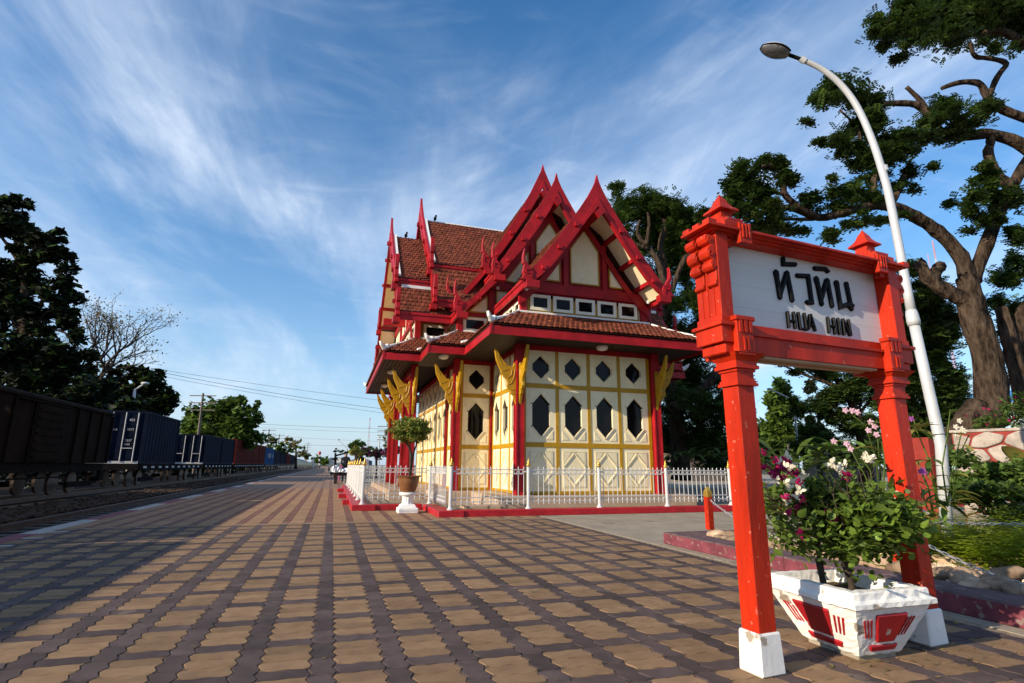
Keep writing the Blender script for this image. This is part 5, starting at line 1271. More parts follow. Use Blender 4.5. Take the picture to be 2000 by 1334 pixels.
def boxcar(y0, y1, label):
    o = wagon('boxcar', label, 'boxcar', y0, y1); zb, zt = .93, 2.90
    part('body', MB().box(2*TC-TX+.04, TX-.04, y0, y1, zb, zt), K['box_brown'], o)
    P = [(TX+.05, zt-.02), (TX+.02, zt+.10), (TX-.25, zt+.20), (TC, zt+.32), (2*TC-TX+.25, zt+.20), (2*TC-TX-.02, zt+.10), (2*TC-TX-.05, zt-.02)]
    part('roof', MB().prism([(x, y0-.06, z) for x, z in P], (0, y1-y0+.12, 0)), K['box_brown'], o, bevel=.03)
    ym = (y0+y1)/2+.9; n = 6
    for a, c in ((y0, ym-1.0), (ym+1.0, y1)):
        k_ = max(2, round((c-a)/1.15))
        for i in range(k_+1): part('rib', MB().box(TX-.05, TX+.03, a+(c-a)*i/k_-.06, a+(c-a)*i/k_+.06, zb, zt-.03), K['box_brown'], o)
    d = part('door', MB().box(TX-.04, TX+.05, ym-.95, ym+.95, zb+.05, zt-.12), K['box_brown'], o)
    for i in range(7): part('door_rib', MB().box(TX+.05, TX+.085, ym-.85, ym+.85, zb+.12+i*.25, zb+.20+i*.25), K['box_brown'], d)
    part('latch', MB().box(TX+.05, TX+.12, ym+.72, ym+.92, zb+.85, zb+.93), K['steel'], d); part('door_rail', MB().box(TX+.0, TX+.09, ym-2.2, ym+1.1, zt-.10, zt-.05), K['steel'], o)
    part('underframe', MB().box(2*TC-TX+.15, TX-.12, y0-.1, y1+.1, .62, zb-.005), K['steel'], o)
    for q in (y0+1.9, y1-1.9): bogie(o, q)
    ld = MB().box(TX+.03, TX+.06, y0+.35, y0+.39, .5, zt).box(TX+.03, TX+.06, y0+.75, y0+.79, .5, zt)
    for i in range(8): ld.box(TX+.035, TX+.055, y0+.385, y0+.755, .62+i*.29, .65+i*.29)
    part('ladder', ld, K['steel'], o); part('brake_rod', MB().box(TX-.15, TX-.11, y0+3.2, y1-3.2, .42, .47), K['steel'], o)
    part('step', MB().box(TX-.1, TX+.02, y1-.5, y1-.1, .25, .65), K['steel'], o); part('coupling', MB().box(TC-.1, TC+.1, y1+.1, y1+.9, .45, .65), K['steel'], o)
def flat(y0, y1, label, conts):
    o = wagon('container_wagon', label, 'flat wagon', y0, y1)
    part('deck', MB().box(2*TC-TX+.1, TX-.06, y0, y1, .66, .90), K['steel'], o); part('side_sill', MB().box(TX-.06, TX+.0, y0+.1, y1-.1, .60, .86), K['steel'], o)
    for k in range(int((y1-y0)/1.3)): part('lashing_plate', MB().box(TX-.001, TX+.015, y0+.6+k*1.3, y0+1.1+k*1.3, .70, .80), K['greypaint'], o)
    part('end_beam', MB().box(2*TC-TX+.05, TX-.02, y0-.10, y0, .62, .88), K['steel'], o); part('lamp_box', MB().box(2*TC-TX+.25, 2*TC-TX+.75, y0-.12, y0-.10, .68, .86), K['orange_c'], o)
    for q in (y0+1.8, y1-1.8): bogie(o, q)
def container(y0, y1, zt, m, label, lines=(), rot=0):
    o = thing('container', label, 'container', (TC, (y0+y1)/2, .91), 'containers on the goods train'); zb = .915; x0, x1 = 2*TC-TX+.02, TX
    b = MB(); n = max(8, int((y1-y0)/.28)); V = []
    for i in range(n*2+1):
        y = y0+.12+(y1-y0-.24)*i/(n*2); x = x1-.03-(.035 if (i//1) % 4 in (1, 2) else 0); V.append((x, y))
    b.add([(x, y, zb+.14) for x, y in V]+[(x, y, zt-.10) for x, y in V], [(i, i+1, len(V)+i+1, len(V)+i) for i in range(len(V)-1)])
    b.box(x0, x1-.075, y0+.03, y1-.02, zb+.02, zt-.03); part('shell', b, m, o, recalc=False)
    for yy in (y0, y1-.13):
        for xx in (x0, x1-.13): part('corner_post', MB().box(xx, xx+.13, yy, yy+.13, zb, zt), m, o)
    for z in (zb, zt-.11): part('side_rail', MB().box(x1-.09, x1-.004, y0+.13, y1-.13, z, z+.11), m, o)
    for z in (zb, zt-.12): part('end_rail', MB().box(x0+.13, x1-.13, y0, y0+.1, z, z+.12), K['greypaint'] if z == zb else m, o)
    xm = (x0+x1)/2
    for a, c in ((x0+.14, xm-.01), (xm+.01, x1-.14)):
        d = part('door', MB().box(a, c, y0+.02, y0+.07, zb+.13, zt-.13), m, o)
        for i in range(4): part('door_panel', MB().box(a+.06, c-.06, y0+.0, y0+.02, zb+.2+i*(zt-zb-.4)/4, zb+.14+(i+.86)*(zt-zb-.4)/4+.04), m, d)
        for f in (.28, .78): part('lock_rod', MB().tube([(a+(c-a)*f, y0-.03, zb+.10), (a+(c-a)*f, y0-.03, zt-.10)], .028, 6), K['greypaint'], d)
        part('handle', MB().box(a+(c-a)*.28, a+(c-a)*.72, y0-.05, y0-.03, zb+.72, zb+.76), K['greypaint'], d)
    for (txt, x, z, s) in lines:
        cu = bpy.data.curves.new('marking', 'FONT'); cu.body = txt; cu.size = s; cu.extrude = .004; cu.align_x = 'LEFT'
        text_part(cu, o, (x, y0-.012, z), (PI/2, 0, 0))
    return o
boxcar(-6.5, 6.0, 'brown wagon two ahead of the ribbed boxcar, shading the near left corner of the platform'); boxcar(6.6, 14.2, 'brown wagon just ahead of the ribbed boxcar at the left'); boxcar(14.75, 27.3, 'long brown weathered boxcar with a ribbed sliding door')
flat(31.6, 45.2, 'flat wagon carrying the tall dark blue container', 0); flat(45.9, 58.6, 'flat wagon under the second blue container', 0); flat(59.2, 84, 'flat wagon under the rust red containers', 0); flat(84.8, 108, 'flat wagon under the bright blue container', 0); flat(109, 150, 'farthest flat wagon at the tail of the train', 0)
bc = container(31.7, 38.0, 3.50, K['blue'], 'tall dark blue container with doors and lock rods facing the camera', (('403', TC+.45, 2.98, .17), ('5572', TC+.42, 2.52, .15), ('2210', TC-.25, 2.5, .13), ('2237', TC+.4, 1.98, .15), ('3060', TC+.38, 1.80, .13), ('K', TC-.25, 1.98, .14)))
container(46.1, 52.2, 3.05, K['blue'], 'lower dark blue container behind the tall blue one'); container(52.4, 58.4, 3.12, K['blue'], 'dark blue container next to the rust red ones')
container(59.4, 71.4, 3.30, K['rust'], 'first rust red container in the row'); container(71.7, 77.7, 3.30, K['rust'], 'second, shorter rust red container'); container(78, 84, 3.34, K['rust'], 'last rust red container before the bright blue one')
o = container(85, 97, 3.25, K['blue2'], 'bright blue container with white lettering along its side')
for k, ch in enumerate('WWW W'):
    if ch == ' ': continue
    cu = bpy.data.curves.new('marking', 'FONT'); cu.body = ch; cu.size = 1.1; cu.extrude = .004; text_part(cu, o, (TX+.012, 87.5+k*1.6, 1.75), (PI/2, 0, PI/2))
container(97.3, 107.5, 3.2, K['blue'], 'dull blue container beyond the lettered one'); container(109.5, 121.5, 3.1, K['blue'], 'far blue container near the end of the train'); container(122, 134, 3.1, K['rust'], 'far brownish red container near the end of the train'); container(134.5, 149, 3.05, K['blue'], 'last blue container at the end of the train')

# ================================================================== TREES
def to_r(px, d): return px*d/1085.
def crown(o, clumps, dens, size, mats, fn='leaf', flat_=.6, asp=.5, kind=None, mix=None, nm='crown'):
    C_ = crown_pts(clumps, dens); q = leaf_quads(C_, size, flat_, asp) if fn == 'leaf' else spray_quads(C_, size)
    n = len(q); mids = None
    if mix: mids = (RNG.random(len(C_)) < mix).astype(int); mids = np.tile(mids, n//len(C_))
    return quads(nm, q, mats, o, mids=mids)
def px_clump(x, y, rx, ry, d, dd=.8): return (at_d(x, y, d), (to_r(rx, d), to_r(rx, d)*dd, to_r(ry, d)))
# --- big rain tree on the right
DR = 9.2
rt = thing('rain_tree', 'big twisted rain tree with rough bark rising behind the stone wall', 'tree', at_z(1905, 1000, 0.1))
R_ = lambda pts: [at_d(x, y, DR+(e[0] if e else 0)) for x, y, *e in pts]
b = MB()
branch(b, R_([(1890,905),(1908,840),(1935,790),(1928,700),(1900,610),(1890,545)]), .31, .175, 24, .10)
branch(b, R_([(1840,900),(1880,830),(1915,790)]), .17, .19, 10, .1); branch(b, R_([(1930,880),(1935,820),(1930,770)]), .19, .17, 10, .1)
branch(b, R_([(1895,560),(1875,500),(1840,460),(1800,430,-.1),(1750,405,-.3),(1700,402,-.5),(1650,415,-.7),(1600,425,-.8),(1540,405,-1.0),(1500,420,-1.1)]), .145, .045, 12, .10)
branch(b, R_([(1900,550),(1925,480),(1955,410),(1985,350),(2030,270)]), .125, .085, 10, .1)
branch(b, R_([(1975,365),(1945,340),(1930,300),(1935,275),(1925,255)]), .11, .06, 8, .1)
branch(b, R_([(2060,330),(1990,280),(1930,262),(1870,268),(1835,255),(1815,225),(1790,205),(1740,202),(1700,207)]), .12, .05, 9, .1)
branch(b, R_([(1835,255),(1800,200),(1770,170)]), .06, .04, 7, .1)
branch(b, R_([(2030,240),(1960,215),(1930,195),(1915,165),(1880,160),(1840,172)]), .085, .045, 8, .1)
branch(b, R_([(1930,190),(1948,150),(1965,125),(1940,115),(1905,110),(1895,85)]), .055, .04, 7, .1)
branch(b, R_([(2080,110),(2000,80),(1950,60),(1920,65)]), .10, .05, 7, .1)
branch(b, R_([(1890,590),(1850,570),(1820,550),(1790,510)]), .15, .10, 9, .15); branch(b, R_([(1822,552),(1828,530),(1838,520)]), .10, .10, 8, .1)
branch(b, R_([(2010,850,.4),(1985,720,.4),(1968,650,.4),(1955,600,.4)]), .15, .10, 10, .1); branch(b, R_([(1978,690,.5),(2000,610,.5),(2050,560,.5)]), .15, .10, 9, .1)
branch(b, R_([(1690,402,-.5),(1705,372,-.5),(1710,340,-.5),(1740,320,-.4),(1765,290,-.4)]), .075, .03, 7, .12); branch(b, R_([(1740,400,-.3),(1755,370,-.3),(1765,345,-.3)]), .07, .055, 7, .1)
branch(b, R_([(1600,425,-.8),(1560,405,-1),(1530,375,-1.1),(1540,345,-1.1),(1520,325,-1.1),(1490,325,-1.2)]), .06, .035, 7, .12)
branch(b, R_([(1680,285,-.5),(1675,250,-.5),(1640,215,-.5)]), .035, .02, 6, .12); branch(b, R_([(1530,380,-1.1),(1500,370,-1.1),(1480,360,-1.1)]), .03, .015, 6)
branch(b, R_([(1590,428,-.8),(1540,428,-.9),(1480,425,-1)]), .035, .015, 6, .1)
part('trunk', b, K['bark'], rt, smooth=True)
tw = MB()
cl = [px_clump(*c) for c in (
  (1760,45,72,42,DR), (1835,30,85,45,DR+.5), (1920,25,90,50,DR), (1990,60,60,40,DR+.3), (2080,20,90,60,DR), (1850,72,55,30,DR-.4), (1790,80,40,18,DR), (1942,95,16,14,DR-.2), (1980,-20,120,40,DR), (1860,-15,120,35,DR+.6),
  (1650,170,55,25,DR-.6), (1690,195,48,28,DR-.3), (1610,195,32,16,DR-.8), (1690,240,45,25,DR-.5), (1640,268,26,22,DR-.7), (1720,268,52,24,DR-.4), (1660,292,40,18,DR-.5), (1755,300,40,22,DR-.6), (1700,315,55,16,DR-.5),
  (1850,205,45,24,DR-.3), (1820,240,40,22,DR-.2), (1890,235,45,22,DR-.4), (1790,265,38,22,DR-.5), (1925,205,24,16,DR), (1850,268,28,14,DR),
  (1450,335,34,28,DR-1.2), (1500,320,40,22,DR-1.0), (1430,370,26,26,DR-1.4), (1480,370,45,28,DR-1.1), (1540,345,24,16,DR-1.2), (1450,410,38,26,DR-1.3), (1510,420,38,20,DR-1.1), (1420,400,28,22,DR-1.2), (1500,446,58,14,DR-.9),
  (1590,385,26,14,DR-.8), (1630,375,26,16,DR-.8), (1670,368,34,20,DR-.6), (1700,385,30,14,DR-.5), (1575,400,16,10,DR-.9), (1640,400,30,10,DR-.7), (1672,435,28,14,DR-.6), (1715,430,24,12,DR-.5), (1625,462,22,14,DR-.7), (1755,365,24,12,DR-.3), (1780,335,20,16,DR-.3), (1715,340,30,14,DR-.4),
  (1930,345,34,18,DR-.3), (1900,385,30,26,DR-.4), (1945,380,28,26,DR-.3), (1915,430,24,30,DR-.2), (1895,410,18,16,DR-.3), (1990,390,30,40,DR), (1985,460,24,30,DR-.2),
  (1960,540,30,30,DR+.6), (1990,520,34,40,DR+.6), (1950,590,26,22,DR+.6), (1990,600,30,30,DR+.9), (1770,520,26,26,DR+1.2), (1810,590,40,26,DR+1.4), (1770,590,30,24,DR+1.2), (1800,640,44,34,DR+1.4), (1840,660,36,40,DR+1.5), (1770,680,34,30,DR+1.5), (1830,720,40,36,DR+1.6), (1860,740,30,50,DR+1.7), (1785,750,30,40,DR+1.7), (1820,800,40,40,DR+2), (1850,830,40,30,DR+2.2), (1750,560,26,30,DR+1.6), (1760,620,30,30,DR+1.8), (1810,690,40,30,DR+1.9), (1760,720,36,36,DR+2), (1800,770,40,40,DR+2), (1835,770,36,40,DR+2.4), (1790,820,44,36,DR+2.6), (1740,790,36,40,DR+2.6), (1960,640,24,40,DR+2), (1990,700,30,40,DR+2.4), (1740,600,26,50,DR+2.2), (1760,680,36,50,DR+2.4), (1800,650,50,50,DR+2.6), (1820,560,34,26,DR+2), (1850,620,30,40,DR+2.4), (1840,780,40,50,DR+2.8), (1780,860,50,30,DR+2.8))]
cl2 = [(c+Vector((random.gauss(0,.2),random.gauss(0,.2),random.gauss(0,.09))), tuple(q*random.uniform(.55,.9) for q in r)) for c, r in cl]
cl3 = [(c+Vector((random.gauss(0,.2),random.gauss(0,.2),random.gauss(0,.09))), tuple(q*random.uniform(.5,.85) for q in r)) for c, r in cl]
crown(rt, cl+cl2+cl3, 4400, .125, [K['leaf_dark'], K['leaf_mid']], 'spray', mix=.40)
lo_ = np.concatenate([np.array(c)+np.clip(RNG.normal(size=(int(900*(r[0]*r[1]*r[2])**(2/3.))+12, 3)), -1.7, 1.7)*np.array(r)*np.array([.58,.58,.48]) for c, r in cl])      # loose feathery sprays round the pads
sq = spray_quads(lo_, .14, 1.0, 9); quads('outer_leaves', sq, [K['leaf_dark'], K['leaf_mid']], rt, kind='stuff', mids=np.tile((RNG.random(len(lo_)) < .5).astype(int), len(sq)//len(lo_)))
for c, r in cl[::2]:
    for _ in range(3):
        p = Vector(c)+Vector((random.gauss(0,.3)*r[0], random.gauss(0,.3)*r[1], -r[2]*.3)); tw.tube([p, p+Vector((random.gauss(0,.5)*r[0], random.gauss(0,.5)*r[1], r[2]*random.uniform(.0,.7)))], [.014,.005], 4, cap=False)
part('twigs', tw, K['twig'], rt, kind='stuff')
# --- second rain tree behind the pavilion
D2 = 24
t2 = thing('rain_tree', 'dark rain tree with bare crooked limbs standing behind the right gable of the pavilion', 'tree', at_z(1325, 915, 0)); b = MB(); Q = lambda pts, dd=0: [at_d(x, y, D2+dd) for x, y in pts]
branch(b, Q([(1330,935),(1325,850),(1310,760),(1300,660),(1302,590),(1298,530),(1290,480),(1300,440),(1295,425)]), .42, .09, 10, .1)
branch(b, Q([(1298,560),(1285,510),(1262,480),(1245,455),(1250,430)], -.5), .18, .06, 8, .12); branch(b, Q([(1265,485),(1240,475),(1222,455)], -.6), .10, .05, 7, .1); branch(b, Q([(1262,480),(1268,440),(1265,415)], -.6), .11, .05, 7, .1)
branch(b, Q([(1300,600),(1330,520),(1345,500),(1375,520),(1400,545)], -.3), .16, .08, 7, .1); branch(b, Q([(1310,690),(1350,640),(1410,600)], -.4), .22, .1, 8, .1); branch(b, Q([(1310,800),(1350,780),(1400,730),(1430,690)], -1), .28, .16, 8, .1)
part('trunk', b, K['bark'], t2, smooth=True)
cl = [px_clump(*c) for c in ((1230,395,32,26,D2), (1265,385,40,22,D2), (1300,405,40,26,D2), (1215,430,22,34,D2), (1255,425,40,26,D2+1), (1330,440,38,30,D2), (1365,460,34,28,D2), (1400,440,30,30,D2), (1330,480,40,26,D2+1), (1225,475,22,24,D2+1), (1250,500,24,20,D2+1), (1225,410,44,34,D2+1.5), (1275,400,50,30,D2+1.8), (1320,420,46,34,D2+1.6), (1215,460,34,40,D2+1.6), (1260,470,40,34,D2+2), (1300,470,50,40,D2+2.2), (1350,520,50,40,D2+2.2), (1280,540,40,40,D2+2.4), (1310,510,36,26,D2+.6), (1370,500,30,22,D2), (1390,540,20,20,D2), (1340,540,24,18,D2+1),
  (1330,590,40,28,D2-1), (1370,580,34,24,D2-1), (1395,620,30,30,D2-1), (1310,640,44,34,D2), (1350,660,50,36,D2), (1390,690,40,34,D2), (1300,700,40,40,D2+1), (1340,735,50,34,D2+1), (1395,740,36,28,D2), (1310,780,50,40,D2), (1360,800,50,46,D2), (1390,840,36,36,D2), (1310,850,40,40,D2+1), (1350,870,40,26,D2), (1420,760,26,24,D2), (1290,590,30,26,D2+1), (1290,440,50,40,D2+1.4), (1340,470,60,40,D2+1.6), (1380,620,50,50,D2+1.6), (1330,680,60,50,D2+2), (1360,760,60,60,D2+2), (1330,850,70,50,D2+2), (1400,880,50,40,D2+2), (1300,820,40,60,D2+2), (1420,690,40,50,D2+1.5), (1430,820,40,50,D2+2), (1410,830,24,34,D2+.4))]
cl2 = [(c+Vector((random.gauss(0,.7),random.gauss(0,.7),random.gauss(0,.35))), tuple(q*random.uniform(.7,1.1) for q in r)) for c, r in cl]
crown(t2, cl+cl2, 560, .26, [K['leaf_dark'], K['leaf_mid']], 'spray', mix=.5)
lo_ = np.concatenate([np.array(c)+np.clip(RNG.normal(size=(int(150*(r[0]*r[1]*r[2])**(2/3.))+12, 3)), -1.7, 1.7)*np.array(r)*np.array([.6,.6,.5]) for c, r in cl])
sq = spray_quads(lo_, .28, 1.0, 7); quads('outer_leaves', sq, [K['leaf_dark'], K['leaf_mid']], t2, kind='stuff', mids=np.tile((RNG.random(len(lo_)) < .5).astype(int), len(sq)//len(lo_)))
# --- trees seen between the sign posts
def simple_tree(label, clumps, d, dens, size, m, trunk, r=.25, fn='leaf', mix=None, flat_=.5, asp=.5, name='tree'):
    o = thing(name, label, 'tree', at_z(trunk[0][0], 908+FOC*EYE/d*1.02, 0)); b = MB()
    P = [at_d(x, y, d) for x, y in trunk]; P[0].z = min(P[0].z, 0); branch(b, P, r, r*.3, 8, .1)
    for c in clumps: 
        e = Vector(at_d(c[0], c[1], d)); i = min(range(1, len(P)), key=lambda k: (P[k]-e).length); branch(b, [P[i-1].lerp(P[i], .6), (P[i]+e)/2+Vector((0,0,-.2*r*4)), e], r*.3, r*.06, 6, .1)
    part('trunk', b, K['bark'], o, smooth=True); crown(o, [px_clump(c[0], c[1], c[2], c[3], d+(c[4] if len(c) > 4 else 0)) for c in clumps], dens, size, m, fn, flat_, asp, mix=mix); return o
simple_tree('sunlit leafy green tree seen between the two sign posts', [(1520,760,34,24), (1500,800,30,34), (1545,800,32,36), (1525,845,46,44), (1490,850,40,44), (1530,790,40,44), (1500,870,60,40), (1560,850,28,30), (1520,885,46,26)], 34, 520, .22, [K['leaf_mid'], K['leaf_lit']], [(1525,930),(1523,860),(1520,770)], .3, mix=.4)
simple_tree('yellowish brown tree top beside the right sign post', [(1590,760,20,24), (1610,790,24,30), (1595,825,24,24)], 30, 600, .20, [K['leaf_dry'], K['leaf_mid']], [(1600,930),(1600,850),(1598,770)], .2, mix=.5)
simple_tree('dark spreading tree filling the gap under the name board', [(1560,715,44,16), (1620,725,50,22), (1680,730,50,30), (1640,760,46,30), (1690,775,36,36), (1660,800,44,24), (1620,815,26,18), (1590,845,30,20), (1700,830,30,26), (1570,880,40,24), (1640,885,44,22), (1600,700,60,16), (1650,750,60,40), (1620,790,50,40), (1680,840,50,40), (1600,860,50,40), (1560,800,26,40), (1720,760,40,50), (1500,700,30,10), (1690,880,40,24)], 21, 1300, .24, [K['leaf_dark'], K['leaf_mid']], [(1690,925),(1685,860),(1665,790),(1640,740)], .3, 'spray', mix=.5)
simple_tree('dark tree between the sign and the trunk of the big rain tree', [(1745,640,30,40), (1740,720,36,40), (1760,800,40,40), (1730,850,40,30)], 18, 1900, .22, [K['leaf_dark'], K['leaf_mid']], [(1750,920),(1748,800),(1745,660)], .25, 'spray', mix=.45)
# low planting behind the garden
pb_ = thing('banana_plant', 'broad leaved green plants standing behind the bougainvillea', 'plant', at_d(1520, 920, 14)); 
for k in range(46):
    x0 = random.uniform(1485,1720); y0 = random.uniform(880,925); b = MB(); p = at_d(x0, y0, 14); a = random.uniform(0,6.3); big_leaf(b, p, p+Vector((math.cos(a)*.7, math.sin(a)*.7, random.uniform(.1,.7))), .10, .25); part('leaf', b, random.choice((K['leaf_lit'], K['leaf_mid'], K['leaf_mid'])), pb_, recalc=False, smooth=True)
hd = thing('hedge', 'dark mixed hedge along the back of the garden', 'hedge', at_d(1600, 910, 15.5)); crown(hd, [px_clump(x, 895, 40, 34, 15.5+random.uniform(-.5,.5)) for x in range(1450, 1860, 36)], 420, .10, [K['leaf_dark'], K['leaf_mid']], mix=.4, nm='leaves')
hf = thing('hedge', 'dark low hedge behind the right end of the white fence', 'hedge', at_d(1380, 915, 26)); crown(hf, [px_clump(x, 900, 34, 30, 26+random.uniform(-1,1)) for x in range(1275, 1500, 28)], 300, .14, [K['leaf_dark'], K['leaf_mid']], mix=.4, nm='leaves')
pb2 = thing('palm_plant', 'small bright palm like plants behind the right end of the white fence', 'plant', at_d(1350, 890, 19))
for k in range(40):
    x0 = random.choice((1318,1345,1362,1385,1405))+random.uniform(-5,5); p = at_d(x0, 888, 19); a = random.uniform(0,6.3); b = MB(); big_leaf(b, p, p+Vector((math.cos(a)*.55, math.sin(a)*.5, random.uniform(.0,.5))), .05, .22); part('leaf', b, random.choice((K['leaf_lit'], K['leaf_mid'])), pb2, recalc=False, smooth=True)
# --- left side
def big_left(label, clumps, d, dens, size, m, trunk, r, **k): return simple_tree(label, clumps, d, dens, size, m, trunk, r, **k)
big_left('huge dark tree towering over the wagons at the left edge', [(10,385,40,26), (45,400,22,18), (-30,430,60,50), (30,440,50,40), (75,470,46,26), (120,462,30,12), (100,500,46,32), (130,530,26,30), (40,520,60,50), (110,570,44,36), (20,600,70,60), (95,630,50,44), (130,600,24,40), (40,690,80,60), (120,690,50,40), (-40,560,60,80), (60,750,90,40), (140,740,40,36), (190,770,60,40), (150,700,40,40), (240,790,60,26), (110,780,90,30), (150,660,20,26), (-60,700,70,70)], 31, 560, .23, [K['leaf_shade'], K['leaf_dark']], [(40,935),(45,760),(50,600),(40,470)], .5, mix=.15)
lt = thing('bare_tree', 'half bare thin branched tree between two dark crowns on the left', 'tree', at_z(190, 925, 0)); b = MB(); tips = []
random.seed(11); p0 = at_d(185, 900, 38); p0.z = -.4; grow(b, p0, (0,0,1), 5.0, .30, 0, [], 0); q = at_d(187, 745, 38)
b.tube([p0, q], [.32,.2], 8)
for a in range(7): grow(b, q+Vector((0,0,-.6*random.random())), (math.cos(a*.9+.3)*.75, math.sin(a*.9+.3)*.6, .85), 2.3, .12, 4, tips, .5, .18, .004)
part('trunk', b, K['twig'], lt); tp = np.array([list(t) for t in tips]); tp = np.repeat(tp, 5, axis=0)+RNG.normal(size=(len(tp)*5, 3))*.22; quads('sparse_leaves', leaf_quads(tp, .09, .2), K['leaf_dry'], lt)
big_left('dark green tree with drooping outline behind the tall blue container', [(270,725,28,18), (250,760,40,34), (300,755,34,26), (330,770,22,14), (310,790,36,20), (220,770,40,40), (190,770,40,40), (265,800,60,22), (225,720,24,16), (290,740,40,30), (250,780,70,36), (320,780,30,26), (200,740,34,30), (300,800,50,20)], 41, 420, .25, [K['leaf_shade'], K['leaf_mid']], [(260,915),(262,830),(265,740)], .3, mix=.3)
big_left('sunlit green tree beyond the containers, left of the platform end', [(465,785,24,20), (440,800,34,26), (395,805,30,22), (490,820,22,34), (420,840,50,30), (375,830,22,20), (470,850,40,30), (495,855,20,28), (500,800,10,24), (430,815,60,40), (470,820,40,44), (390,835,40,30), (455,850,60,30)], 58, 190, .31, [K['leaf_mid'], K['leaf_lit']], [(450,925),(450,860),(455,790)], .3, mix=.35)
big_left('small green tree far down the line', [(535,862,14,10), (548,872,16,10), (528,876,12,10), (560,880,14,8)], 105, 50, .6, [K['leaf_mid']], [(540,912),(540,890),(540,865)], .3)
big_left('greyish half bare tree far along the railway line', [(570,862,12,12), (580,870,16,14), (590,885,14,10), (600,890,10,8)], 118, 26, .55, [K['leaf_dry'], K['leaf_mid']], [(578,912),(578,880),(576,860)], .3, mix=.4)
big_left('low green bushes beside the track end', [(618,896,12,8), (628,900,12,8), (636,902,10,6)], 160, 24, .8, [K['leaf_mid'], K['leaf_lit']], [(624,912),(624,905),(624,897)], .2, mix=.4)
for (x0, x1, y, d, h) in ((420, 720, 899, 1500, 26),):
    hb = MB(); n = 26; a_, c_ = at_d(x0, y, d), at_d(x1, y, d); P = [a_.lerp(c_, i/n) for i in range(n+1)]; dv = (c_-a_).normalized(); nn = Vector((-dv.y, dv.x, 0))
    for i in range(n):
        hb.prism([Vector((P[i].x,P[i].y,-2)), Vector((P[i+1].x,P[i+1].y,-2)), Vector((P[i+1].x,P[i+1].y,P[i+1].z+math.sin(i*1.1+1.1)*h*.2)), Vector((P[i].x,P[i].y,P[i].z+math.sin(i*1.1)*h*.2))], nn*40)
    struct('hills', hb, K['mtn'])
us = crown_pts([((-17+random.uniform(-1,1), y, .9), (2.2, 2.4, 1.7)) for y in np.arange(10, 150, 3.2)], 60)
quads('undergrowth', leaf_quads(us, .30, .4, .55), [K['leaf_shade'], K['leaf_dark']], None, kind='stuff')
# --- poles and wires on the left
def upole(label, x, ytop, d, arms=3, tilt=6):
    o = thing('utility_pole', label, 'utility pole', at_z(x-tilt, 908+FOC*EYE/d, 0), 'utility poles along the railway'); T_, B_ = at_d(x, ytop, d), at_d(x-tilt, 860, d); B_.z = -.4
    part('post', MB().tube([B_, T_], [.14,.09], 6), K['polewood'], o)
    for k in range(arms):
        c = B_.lerp(T_, .97-k*.085); part('cross_arm', MB().bar(c+Vector((-1.1,.3,0)), c+Vector((1.1,-.3,0)), .08, .08), K['polewood'], o)
upole('leaning utility pole in front of the sunlit tree on the left', 397, 768, 48, 3, 10); upole('utility pole with cross arms left of the far small tree', 526, 838, 92, 4, 3); upole('thinner utility pole farther down the line', 546, 848, 112, 3, 2); upole('far lattice like pole at the end of the train', 602, 864, 190, 4, 1)
def wire(label, a, c, da, dc, sag, r=.015):
    A, C_ = at_d(*a, da), at_d(*c, dc); tag(part('power_line', MB().tube([A.lerp(C_, t)-Vector((0,0,sag*4*t*(1-t))) for t in np.linspace(0,1,17)], r, 4), K['wire']), label, 'cable', 'overhead wires across the sky')
wire('topmost overhead wire crossing behind the pavilion', (250,712), (1000,808), 52, 70, .4); wire('second overhead wire from the top', (250,714), (1000,822), 52, 72, .8, .02); wire('third overhead wire from the top', (250,722), (1000,835), 52, 74, .6)
wire('overhead wire in the middle of the sky gap', (500,828), (1000,842), 90, 80, .2, .02); wire('lower thin overhead wire', (500,835), (1000,850), 92, 80, .2); wire('lowest but one overhead wire', (540,852), (1000,868), 110, 90, .3); wire('lowest overhead wire over the far trees', (560,868), (1000,872), 115, 95, .2, .02)
def slamp(label, base, top, tip, d, r=.07):
    o = thing('street_lamp', label, 'lamp', at_z(base[0], 908+FOC*EYE/d, 0), 'small street lamps behind the train'); B_ = at_d(*base, d); B_.z = -.4
    part('post', MB().tube([B_, at_d(*top, d)], r, 8), K['pole'], o); part('arm', MB().tube([at_d(*top, d), at_d(*tip, d)], r*.7, 6), K['pole'], o); e = at_d(*tip, d); v = (e-at_d(*top, d)).normalized(); part('lamp_head', MB().ball(e+v*.12, .22*r/.07, .14*r/.07, .08*r/.07, 8, 5), K['silver'], o, smooth=True)
slamp('grey street lamp rising above the tall blue container', (254,900), (263,762), (280,751), 32, .075); slamp('grey street lamp above the rust red containers', (449,905), (453,838), (459,830), 62, .12)
slamp('twin armed street lamp far along the platform', (678,905), (678,876), (662,860), 60, .06); slamp('round headed street lamp beyond the pot tree', (741,905), (741,862), (741,856), 55, .06)
slamp('thin grey street lamp seen between the sign posts', (1557,905), (1551,782), (1508,762), 24, .045)
sec = thing('security_camera', 'white camera box fixed to the thin lamp between the sign posts', 'camera', at_d(1556,812,23.9)); part('housing', MB().ball(at_d(1559,810,23.9), .14, .14, .09, 8, 5), K['silver'], sec); part('bracket', MB().bar(at_d(1547,818,23.9), at_d(1562,816,23.9), .05, .05), K['silver'], sec)
